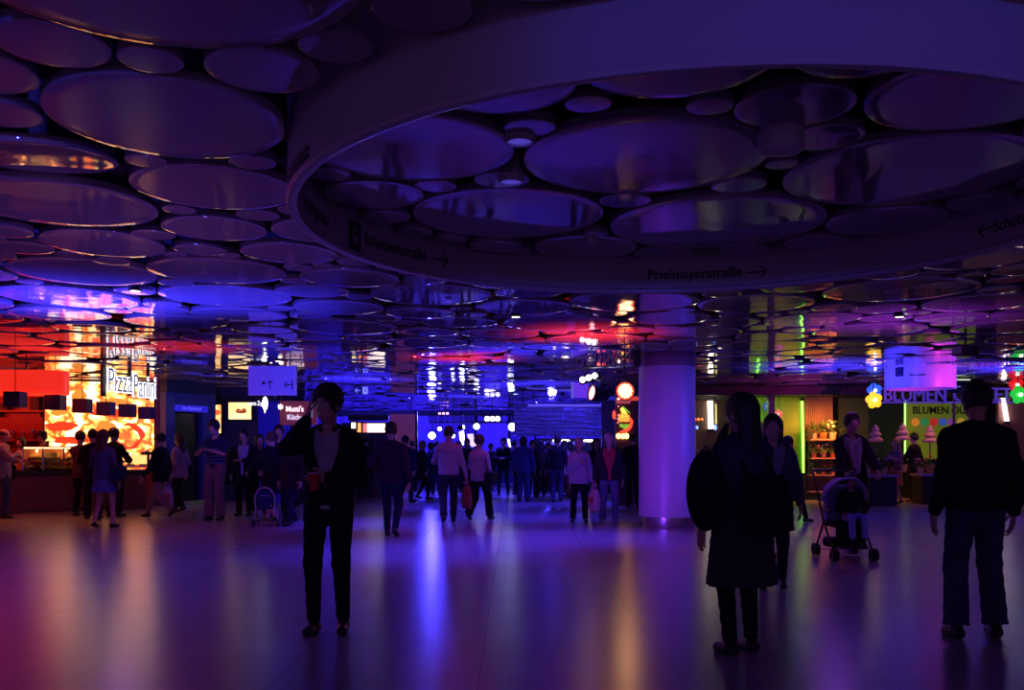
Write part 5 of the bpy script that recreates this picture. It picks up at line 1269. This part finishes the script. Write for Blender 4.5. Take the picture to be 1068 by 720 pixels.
# blue pushchair with white frame, seen from behind
Y=F*EYE/(550-HY); pc=root('pushchair','small blue pushchair with pale rounded frame among the standing group','pushchair',(X_(276.5,Y),Y,0))
sx_=.17
part('back_frame',MB().path([(-sx_-.06,.1,.06),(-sx_,0,.34),(-sx_-.01,-.02,.55),(-sx_*.6,-.03,.68),(0,-.04,.71),(sx_*.6,-.03,.68),(sx_+.01,-.02,.55),(sx_,0,.34),(sx_+.06,.1,.06)],.016,8),mat('frame_pale',(.5,.42,.55),.4),pc)
part('cross_bar',MB().tube((-sx_,0,.34),(sx_,0,.34),.014,8),mat('frame_pale',(.5,.42,.55),.4),pc)
part('back_rest',MB().lathe([(1e-5,-.012),(.95,-.012),(1,0),(.95,.012),(1e-5,.012)],(0,-.02,.51),28,M=Matrix.Rotation(PI/2,3,'X')@Matrix.Diagonal((.155,.165,1))),cloth('push_blue',(.02,.025,.12)),pc)
part('seat',MB().box((0,.12,.34),(.30,.28,.04),bev=.015),cloth('push_blue',(.02,.025,.12)),pc); part('label_patch',box((0,-.037,.56),(.16,.004,.02)),mat('patch_pale',(.3,.3,.4),.5),pc)
for sx2,yy in((-1,.0),(1,.0),(-1,.34),(1,.34)):
    part('wheel',MB().lathe([(.03,-.018),(.058,-.018),(.065,0),(.058,.018),(.03,.018)],(sx2*(sx_+.05),yy+.06,.065),20,M=Matrix.Rotation(PI/2,3,'Y'),closed=True),M_black,pc)
part('front_leg',MB().tube((-sx_,.02,.34),(-sx_-.04,.40,.08),.012).tube((sx_,.02,.34),(sx_+.04,.40,.08),.012),mat('frame_pale',(.5,.42,.55),.4),pc)
part('axle',MB().tube((-sx_-.05,.06,.065),(sx_+.05,.06,.065),.01).tube((-sx_-.05,.40,.065),(sx_+.05,.40,.065),.01),M_steel,pc)
# ---- tall man with phone in the foreground
fm=person('tall curly haired man in black jacket telephoning with a red paper cup, nearest at left',343,None,402,178,top=('open',(.010,.009,.014)),inner=(.42,.38,.50),bottom=('slim',(.010,.010,.016)),hem=.93,hair=('curly',(.03,.015,.01)),depth=6.8,H=EYE+(HY-402)/F*6.8,arms=('cup','phone'),armt={1:(.13,.13,1.54),-1:(.045,.25,1.13)},cell=.0082,eyes=True,look=-18,nod=4,wide=.96,stride=.0,openw=.0)
w=wpos(fm,fm['wr'][-1]+fm['fd'][-1]*.085*fm['S']); w=w+Vector((.0,-.035,.0))
cu=root('paper_cup','red paper cup with white lid held before the waist of the tall man','cup',(w.x,w.y,w.z-.09),.0); part('cup_body',MB().lathe([(1e-5,0),(.030,0),(.042,.115),(.044,.115),(.044,.12)],(0,0,0),24),mat('cup_red',(.55,.02,.02),.4),cu); part('lid',MB().lathe([(.045,.118),(.047,.124),(.043,.132),(1e-5,.134)],(0,0,0),24),M_white,cu)
w=wpos(fm,fm['wr'][1]+fm['fd'][1]*.07*fm['S']); ph=root('mobile_phone','dark mobile phone pressed to the ear of the tall curly haired man','phone',w,fm['face']); part('phone_body',box((-.018,.0,.0),(.012,.06,.13),bev=.004),M_black,ph); part('phone_screen',box((-.026,.0,.0),(.002,.05,.11)),mat('screen_dim',(.02,.02,.03),.1,emit=(.3,.3,.8),es=.3),ph)
# ---- middle
person('man in dark reddish jacket walking away, centre left, one heel lifted',408,560,440,-4,top=('suit',(.05,.02,.035)),bottom=('slim',NV),hair=('short',HB),stride=.20,lead=-1,hem=.86,arms=('front','down'),H=1.84,cell=.010,armt={-1:(.20,.16,1.05)},feet=.10)
person('dark man walking right behind the one in the reddish jacket, short hair',423,524,453,-40,top=('jacket',NV),bottom=('trousers',NV),hair=('short',HB),H=1.78,stride=.12)
person('dim person in dark clothes between the tall man and the reddish jacket',382,515,453,20,top=('jacket',BK),bottom=('trousers',DK),hair=('short',HB),depth=26,H=1.80,stride=.12)
person('dark figure with coat left of the reddish jacket, partly hidden by the tall man',371,514,455,160,top=('coat',DK),hem=.65,bottom=('trousers',BK),hair=('bob',HB),fem=True,depth=24.8,H=1.70)
person('woman in black coat with light hair walking right, left of the beige shirt man',441,521,461,-75,top=('coat',BK),hem=.62,bottom=('slim',BK),hair=('bob',HBl),fem=True,stride=.14,H=1.66)
person('blurred dark person behind the coat woman, under the leftmost stage lamp',455,516,463,0,top=('jacket',NV),bottom=('jeans',NV),hair=('short',HBr),H=1.68,depth=28)
bm=person('broad man in light beige shirt walking away with a red bag',468,545,445,5,top=('shirt',(.42,.33,.32)),bottom=('trousers',DK),hair=('short',HB),stride=.18,lead=1,arms=('front','bag'),H=1.85,hem=.90,cell=.011,wide=1.15)
plastic_bag(bm,1,'red and orange carrier bag in the right hand of the beige shirt man',(.45,.06,.05),(.7,.25,.1),size=(.30,.12,.42))
person('dark figure between the beige shirt man and the white top woman',487,518,457,180,top=('jacket',DK),bottom=('trousers',BK),hair=('short',HB),depth=27,H=1.74)
ww=person('woman in pale lilac top with short round hair striding right, dark shoulder bag',500,543,454,-25,top=('jacket',(.45,.38,.48)),bottom=('wide',BK),hair=('curly',(.10,.07,.06)),fem=True,stride=.30,lead=1,H=1.72,hem=.86,cell=.011,arms=('front','down'))
hand_bag(ww,1,'dark shoulder bag on the hip of the woman in the pale lilac top',BK,z=.92,size=(.36,.15,.28))
person('man in black jacket standing alone before the bright curtain, centre',525,517,456,175,top=('jacket',BK),bottom=('slim',NV),hair=('short',HB),H=1.78,feet=.13,arms=('fold','fold'))
person('person in blue jacket with baggy jeans seen from behind, right of the centre',546,524,456,0,top=('jacket',(.05,.06,.18)),bottom=('wide',JN),hair=('bob',HBr),H=1.76,wide=1.1)
person('man with red lit face just behind the blue jacket',555,519,460,200,top=('jacket',DK),bottom=('trousers',DK),hair=('short',HB),H=1.68,depth=26.6)
person('woman in brown coat between the blue jacket and the black pullover',564,518,461,10,top=('coat',BR),hem=.7,bottom=('trousers',BR),hair=('bob',HB),fem=True,H=1.68)
person('man in black pullover with grey shirt hem and jeans, seen from behind',581,524,457,3,top=('jacket',BK),bottom=('jeans',JN),hair=('short',HB),H=1.76,inner=None,wide=1.1,hem=.9)
person('person in pinkish coat half hidden behind the black pullover man',589,517,460,-30,top=('coat',(.4,.2,.22)),hem=.7,bottom=('trousers',(.3,.15,.12)),hair=('bob',HBr),fem=True,H=1.68,depth=27)
person('woman in light grey blue jacket, hand at her chest, left of the pillar',604,545,457,178,top=('jacket',(.42,.42,.55)),bottom=('trousers',BK),hair=('short',(.35,.30,.30)),fem=True,H=1.62,arms=('down','strap'),hem=.82,cell=.011,feet=.12,armt={1:(-.02,.19,1.26)})
om=person('white haired man in dark open jacket with red scarf, left of the pillar',635,546,453,180,top=('open',(.02,.02,.03)),inner=(.45,.04,.06),bottom=('jeans',(.09,.12,.22)),hair=('fringe',HW),arms=('down','bag'),H=1.72,hem=.84,cell=.011,feet=.12,shoe=(.25,.25,.28))
plastic_bag(om,-1 if False else 1,'white and red plastic bag of the white haired man beside the pillar',(.55,.45,.5),(.6,.12,.12),size=(.30,.14,.40))
person('dark person between the grey blue jacket woman and the white haired man',622,530,457,185,top=('jacket',BK),bottom=('trousers',BK),hair=('bob',HB),fem=True,H=1.66,depth=21.5)
person('dark man close to the left side of the pillar, seen from behind',660,527,453,-15,top=('jacket',BK),bottom=('trousers',BK),hair=('short',HB),H=1.78,depth=21.8,arms=('fold','fold'))
# ---- more of the distant crowd, a few pixels each
far_=[(430,30,1.70,'jacket',NV,'short','far dark head between the reddish jacket man and the coat woman'),(449,31,1.66,'jacket',BK,'bob','far short person right of the black coat woman'),(478,30,1.68,'coat',NV,'bob','far small person seen between the beige shirt and the lilac top'),(512,31,1.62,'jacket',BK,'short','far small person just left of the lone man in black'),(537,28.3,1.70,'jacket',DK,'short','far person between the lone man and the blue jacket'),(572,28.4,1.70,'jacket',DK,'short','far person left of the black pullover man'),(594,27.4,1.66,'jacket',BK,'bob','far person left of the grey blue jacket woman'),(647,28,1.66,'jacket',DK,'bob','far person between the white haired man and the pillar')]
for k,(px,Y,H,tk,c,hk,lb) in enumerate(far_):
    person(lb,px,None,None,(k*67)%360,top=(tk,c),bottom=('trousers',BK),hair=(hk,HB),depth=Y,H=H,cell=.018,fem=hk=='bob',stride=.12 if k%2 else 0)
# ---- right side
bw_=person('tall long haired woman in long dark coat, back turned, nearest right of the pillar',773,None,410,20,top=('coat',(.045,.035,.055)),hem=.48,bottom=('slim',BK),hair=('long',(.012,.008,.008)),fem=True,depth=6.1,H=EYE+(HY-410)/F*6.1,arms=('down','front'),cell=.0085,wide=1.05,look=15)
# rounded dark backpack on her left side
w=Vector((X_(736,5.9),5.9,EYE+(HY-512)/F*5.9)); rb=root('backpack','big rounded black backpack hanging at the left side of the long coat woman','backpack',(w.x,w.y,w.z),.25)
mb=MB().ball((0,0,0),.25,28,(.52,.42,1.05)); part('main_compartment',mb,cloth('bagblack',BK),rb); part('front_pocket',MB().ball((-.0,-.08,-.08),.15,20,(.62,.42,.8)),cloth('bagblack',BK),rb)
part('strap',MB().path([(.06,.02,.20),(.13,.05,.36),(.20,.10,.43),(.20,.14,.30),(.10,.10,-.05)],.016,8),cloth('bagblack',BK),rb)
part('carry_handle',MB().path([(-.03,0,.25),(0,0,.29),(.04,0,.25)],.01,6),M_black,rb)
bp=wpos(bw_,(.02*bw_['S'],-.27,1.0)); b2=root('backpack','dark backpack on the back of the long coat woman, below her hair','backpack',(bp.x,bp.y,bp.z),bw_['face'])
part('main_compartment',MB().box((0,0,0),(.30,.16,.40),bev=.05),cloth('bagblack',BK),b2); part('front_pocket',MB().box((0,-.10,-.06),(.22,.06,.2),bev=.02),cloth('bagblack',BK),b2); part('strap',MB().path([(-.10,.06,.18),(-.10,.16,.30),(-.11,.27,.34)],.016,6).path([(.10,.06,.18),(.10,.16,.30),(.11,.27,.34)],.016,6),cloth('bagblack',BK),b2)
person('dark haired woman in grey open coat facing the camera, right behind the long coat woman',806,None,432,165,top=('open',(.10,.08,.13)),inner=(.30,.26,.34),bottom=('slim',DK),hem=.60,hair=('long',HB),fem=True,depth=9.0,H=EYE+(HY-432)/F*9.0,arms=('down','down'),cell=.0095,stride=.06)
person('dark person mid stride behind the grey coat woman',822,545,446,-70,top=('jacket',BK),bottom=('slim',BK),hair=('short',HB),stride=.36,H=1.72,lead=1,arms=('swingf','swingb'))
YW=11.7
mo=person('dark haired woman in black jacket with pale scarf pushing the pushchair at right',888,None,430,178,top=('open',BK),inner=(.35,.30,.40),bottom=('slim',DK),hair=('bun',HB),fem=True,depth=YW+1.0,H=EYE+(HY-430)/F*(YW+1.0),arms=('push','push'),cell=.0105,stride=.12,nod=6)
scf=part('scarf',MB().path([(-.09*1,.06,1.50),(0,.11,1.46),(.09,.06,1.50)],.035,10).path([(-.05,.13,1.46),(-.03,.20,1.25),(-.02,.20,1.05)],[.04,.04,.03],8).path([(.05,.13,1.46),(.04,.20,1.28),(.02,.20,1.12)],[.04,.04,.03],8),cloth('scarf_pale',(.50,.42,.50)),mo['root'])
# pushchair with child
Yp=11.4; st=root('pushchair','dark hooded pushchair with a small child, pushed by the woman with the scarf','pushchair',(X_(882,Yp),Yp,0),.0)
fw=.24
M_hood=cloth('hood_bluegrey',(.40,.40,.70))
hv=[];hf=[]; n=14;mm=8
for j in range(mm+1):
    ph_=PI*.5*j/mm*1.15
    for k in range(n+1):
        th=PI*k/n; x=.27*math.cos(th); z=.30*math.sin(th); y=.20-.0-.34*math.sin(ph_)*(.35+.65*math.sin(th)); hv.append((x*(1-.12*abs(math.cos(ph_))),y,.72+z*(1-.10*j/mm*0)))
for j in range(mm):
    for k in range(n): a=j*(n+1)+k; hf.append((a,a+1,a+n+2,a+n+1))
o_=part('hood',MB().add(hv,hf),M_hood,st); mo_=o_.modifiers.new('s','SOLIDIFY'); mo_.thickness=.015
part('back_rest',MB().box((0,.22,.68),(.40,.05,.50),bev=.022),M_hood,st); part('seat',MB().box((0,.04,.44),(.40,.34,.07),bev=.025),cloth('push_black',BK),st)
part('leg_rest',MB().box((0,-.16,.32),(.36,.04,.24),bev=.015),cloth('push_black',BK),st); part('foot_board',MB().box((0,-.22,.17),(.36,.16,.03),bev=.01),M_black,st)
for s in(-1,1):
    part('side_frame',MB().path([(s*fw,.50,1.06),(s*fw,.32,.80),(s*fw,.10,.46),(s*fw,-.26,.12)],.014,8).path([(s*fw,.10,.46),(s*fw,.38,.13)],.012,8),M_black,st)
    part('arm_bar',MB().path([(s*fw,.14,.60),(s*.22,-.08,.62)],.016,8),M_black,st)
    for yy in(-.28,.40):
        for dx_ in(-.025,.025): part('wheel',MB().lathe([(.03,-.014),(.075,-.014),(.085,0),(.075,.014),(.03,.014)],(s*fw+dx_,yy,.085),22,M=Matrix.Rotation(PI/2,3,'Y'),closed=True),M_black,st)
part('push_handle',MB().path([(-fw,.50,1.06),(-fw,.56,1.10),(fw,.56,1.10),(fw,.50,1.06)],.016,8),M_black,st)
part('axle',MB().tube((-fw,-.28,.085),(fw,-.28,.085),.01).tube((-fw,.40,.085),(fw,.40,.085),.01),M_steel,st)
part('basket',MB().box((0,.12,.20),(.38,.36,.12),bev=.02),cloth('push_black',BK),st)
# seated child: scaled body, hips on the seat
ch=person('small child in dark jacket and blue trousers sitting in the pushchair',886,None,None,180,top=('jacket',BK),bottom=('trousers',(.28,.36,.75)),hair=('short',HBr),loc=(X_(885,Yp)+.02,Yp-.0,.0),H=1.1,arms=('front','down'),armt={1:(.22,.24,1.02),-1:(.20,.22,1.0)},foot_t={1:(.12,.46,.52),-1:(-.12,.46,.52)},cell=.010,hem=.84,cat='child')
ch['root'].location.z=.47-.83*ch['S']
# ---- couple in the flower shop
cw=person('blonde woman in violet blouse and rust orange skirt in front of the flower shop',934,526,451,110,top=('jacket',(.16,.08,.18)),hem=.95,bottom=('skirt',(.7,.17,.08),.52),hair=('long',HBl),fem=True,H=1.68,arms=('fold','fold'),stride=.10)
hand_bag(cw,1,'black bag under the arm of the blonde woman in the rust skirt',BK,z=1.12,size=(.34,.14,.24))
person('man in black suit beside the blonde woman, in front of the flower shop',953,524,445,40,top=('suit',BK),bottom=('trousers',BK),hair=('short',HB),H=1.84,arms=('fold','down'))
# ---- broad man at right, foreground
br=person('broad short haired man in black jacket and jeans, back turned, nearest at the right edge',1018,None,397,-4,top=('jacket',(.008,.008,.012)),bottom=('wide',(.05,.06,.11)),hair=('short',(.02,.015,.015)),depth=6.6,H=EYE+(HY-397)/F*6.6,arms=('down','down'),armt={1:(.235,.03,.88),-1:(.235,.03,.88)},cell=.0085,wide=1.14,hem=.90,stride=.0,feet=.13)
# ================================================================ lights
def lcol(c): return c
def area(name,loc,target,size,power,col,sy=None,spread=None):
    l=bpy.data.lights.new(name,'AREA'); l.energy=power; l.color=col; l.size=size
    if sy: l.shape='RECTANGLE'; l.size_y=sy
    if spread: l.spread=math.radians(spread)
    o=bpy.data.objects.new(name,l); C.objects.link(o); o.location=loc
    o.rotation_euler=(Vector(target)-Vector(loc)).to_track_quat('-Z','Y').to_euler(); return o
def spot(name,loc,target,power,col,ang=60,blend=.5,r=.08):
    l=bpy.data.lights.new(name,'SPOT'); l.energy=power; l.color=col; l.spot_size=math.radians(ang); l.spot_blend=blend; l.shadow_soft_size=r
    o=bpy.data.objects.new(name,l); C.objects.link(o); o.location=loc
    o.rotation_euler=(Vector(target)-Vector(loc)).to_track_quat('-Z','Y').to_euler(); return o
def point(name,loc,power,col,r=.1):
    l=bpy.data.lights.new(name,'POINT'); l.energy=power; l.color=col; l.shadow_soft_size=r
    o=bpy.data.objects.new(name,l); C.objects.link(o); o.location=loc; return o
BLUE=(.045,.035,1.0); VIO=(.22,.04,1.0); MAG=(.75,.04,.85); RED=(1,.03,.03); PUR=(.35,.08,.8)
# stage wash
spot('stage_blue_left',(-3,34,2.6),(-1.5,12,0),500,BLUE,100,.8,.15)
spot('stage_blue_right',(1.5,34,2.6),(0,18,0),1100,BLUE,100,.8,.15)
area('stage_curtain_wash',(-.8,37.5,2.9),(-.6,41,1.2),4,240,(.05,.028,1),sy=.5)
area('stage_back_right',(4,37,2.7),(4,42,1.2),4,220,BLUE,sy=.5)
for x in(-3,-1,1): spot('stage_floor_fill',(x,28,2.95),(x,28.1,0),600,(.05,.03,1),90,1,.06)  # added blue fill on the far floor, not actual fixtures
spot('kiosk_bulkhead_blue',(2.2,24.5,1.0),(1.6,29.5,2.4),420,BLUE,60,.8)  # added spot to brighten the bulkhead panel
# uplights washing the ceiling discs
def up(n,x,y,z,p,c,a=96): spot(n,(x,y,z),(x,y+.01,4),p,c,a,1,.1)
area('stage_back_left',(-6.5,39.5,2.9),(-6.5,43,1.2),5,240,BLUE,sy=.5)
up('uplight_blue_pizza_side',-5.1,10.6,1.0,1500,BLUE)
up('uplight_blue_left',-3.2,10.6,1.3,500,BLUE)
up('uplight_red_left',-5.6,15.2,1.6,260,RED)
up('uplight_red_pizza',-7.8,15.4,1.7,200,RED)
up('uplight_red_centre',-.9,17.0,2.0,300,RED,110)
up('uplight_red_pillar',1.15,13.6,1.9,420,RED,110)
up('uplight_blue_mid',.3,15.6,1.7,360,BLUE,110)
for x,y in((-3.6,22),(.6,23.5),(-1.5,29),(3.2,27)): up('ceiling_blue_fill',x,y,1.9,520,BLUE,125)  # added fill turning the far discs bluer, no lamps stand there
for x,y in((-1.3,12.2),(.7,14.2),(-2.6,17),(.2,18.5),(-1.2,22),(1.8,23.5)): spot('floor_blue_fill',(x,y,3.0),(x,y+.1,0),560,(.05,.03,1),84,1,.05)  # added overhead fill for a bluer floor, not ceiling fixtures
up('uplight_blue_right',6.6,18.6,1.5,900,BLUE,120)
up('uplight_blue_far_right',10.4,18.8,1.5,900,BLUE,120)
up('uplight_violet_right',5.2,12.2,1.2,260,(.45,.04,.9))
spot('entrance_blue_left',(-3.2,-8,2.68),(-3.6,8.0,3.10),1500,(.05,.05,1),22,.7,.1)
up('violet_fill_left',-2.9,7.6,.5,80,(.36,.11,.9),110)  # added violet fill lifting the discs left of the ring
up('violet_fill_near',-3.0,4.8,.3,22,(.36,.11,.9),110)  # weaker added fill for the nearest discs, no real lamp
spot('entrance_blue',(1.4,-8,2.60),(1.4,8.4,2.86),800,(.05,.06,1),16,.6,.12)
# pillar wash
spot('pillar_violet',(1.2,12.4,.35),(2.79,16.4,1.4),340,(.17,.03,1),55,.9,.2)
spot('pillar_blue',(6.0,14.5,1.8),(2.9,16.4,1.6),220,BLUE,60,.9,.2)
# drum
spot('drum_blue',(6.0,15.6,1.7),(8.2,19.1,2.9),620,(.06,.045,1),50,.8,.1)
spot('drum_magenta',(10.0,16.6,1.9),(9.0,19.1,2.9),300,(1,.05,.7),50,.8,.1)
# truss lamps real light
spot('truss_red',(1.5,17.0,2.35),(-3,12,0),40,RED,70,.8)
spot('par_warm',(2.0,15.7,2.45),(1.5,9,0),12,(1,.45,.2),60,.9)
# pizza stand
for x in(-11.3,-9.7,-8.2): spot('pizza_warm_fill',(x,19.0,2.95),(x+.3,16.8,0),55,(1,.26,.07),100,1,.06)  # unseen spots added for the warm spill before the stand
for t in(.25,.75): q=a_case+(b_case-a_case)*t; point('case_light',(q.x,q.y+.05,1.36),7,(1,.36,.09),.03)
area('pizza_red',(-12.5,20.6,2.45),(-12.5,22.2,1.8),3,30,(1,.05,.02),sy=.3)
# blue kiosk
spot('kiosk_blue',(-6.6,19.6,3.0),(-7.6,23,1.6),90,BLUE,80,.8)
spot('sign_blue',(-3.4,13.6,2.0),(-4.4,16.6,2.7),420,(.06,.05,1),60,.8)
# green rooms, plant rack, flower shop
area('green_room',(7.2,25.2,2.75),(7.2,26,1.2),1.3,5.5,(.5,1,.08),sy=.2)
area('rack_warm',(8.7,24.8,2.3),(8.75,25.4,1.5),.7,60,(1,.28,.05),sy=.1)
area('shop_warm',(11.5,23.2,2.85),(11.6,24.2,1.2),3,16,(1,.38,.30),sy=.4)
area('shop_front_fill',(5.5,25.6,2.8),(5.4,27,1),1.2,6,(1,.6,.35),sy=.3)
# added dim violet ambient fill, no real fixtures behind it
for x,y,p in((-4,7.5,12),(6,9.5,12),(-1,11,16),(5,14,18),(-6,14,12),(10,16,20)):
    area('violet_fill',(x,y,3.06),(x,y,0),.4,p,(.28,.08,.9))
# ================================================================ world, camera, view
w=bpy.data.worlds.new('world'); bpy.context.scene.world=w; w.use_nodes=True
w.node_tree.nodes['Background'].inputs[0].default_value=(.09,.035,.19,1); w.node_tree.nodes['Background'].inputs[1].default_value=1.5
cam=bpy.data.cameras.new('camera'); co=bpy.data.objects.new('camera',cam); C.objects.link(co)
co.location=(0,0,EYE); co.rotation_euler=(PI/2,0,0); cam.sensor_width=36; cam.lens=36*F/1068; cam.shift_y=(HY-360)/1068; cam.clip_start=.05; cam.clip_end=200
sc=bpy.context.scene; sc.camera=co
vs=sc.view_settings; vs.view_transform='Standard'; vs.look='None'; vs.exposure=0; vs.gamma=1; vs.use_curve_mapping=False
sc.cycles.use_denoising=True; sc.cycles.sample_clamp_indirect=6; sc.cycles.max_bounces=7; sc.cycles.glossy_bounces=4; sc.cycles.caustics_reflective=False; sc.cycles.caustics_refractive=False
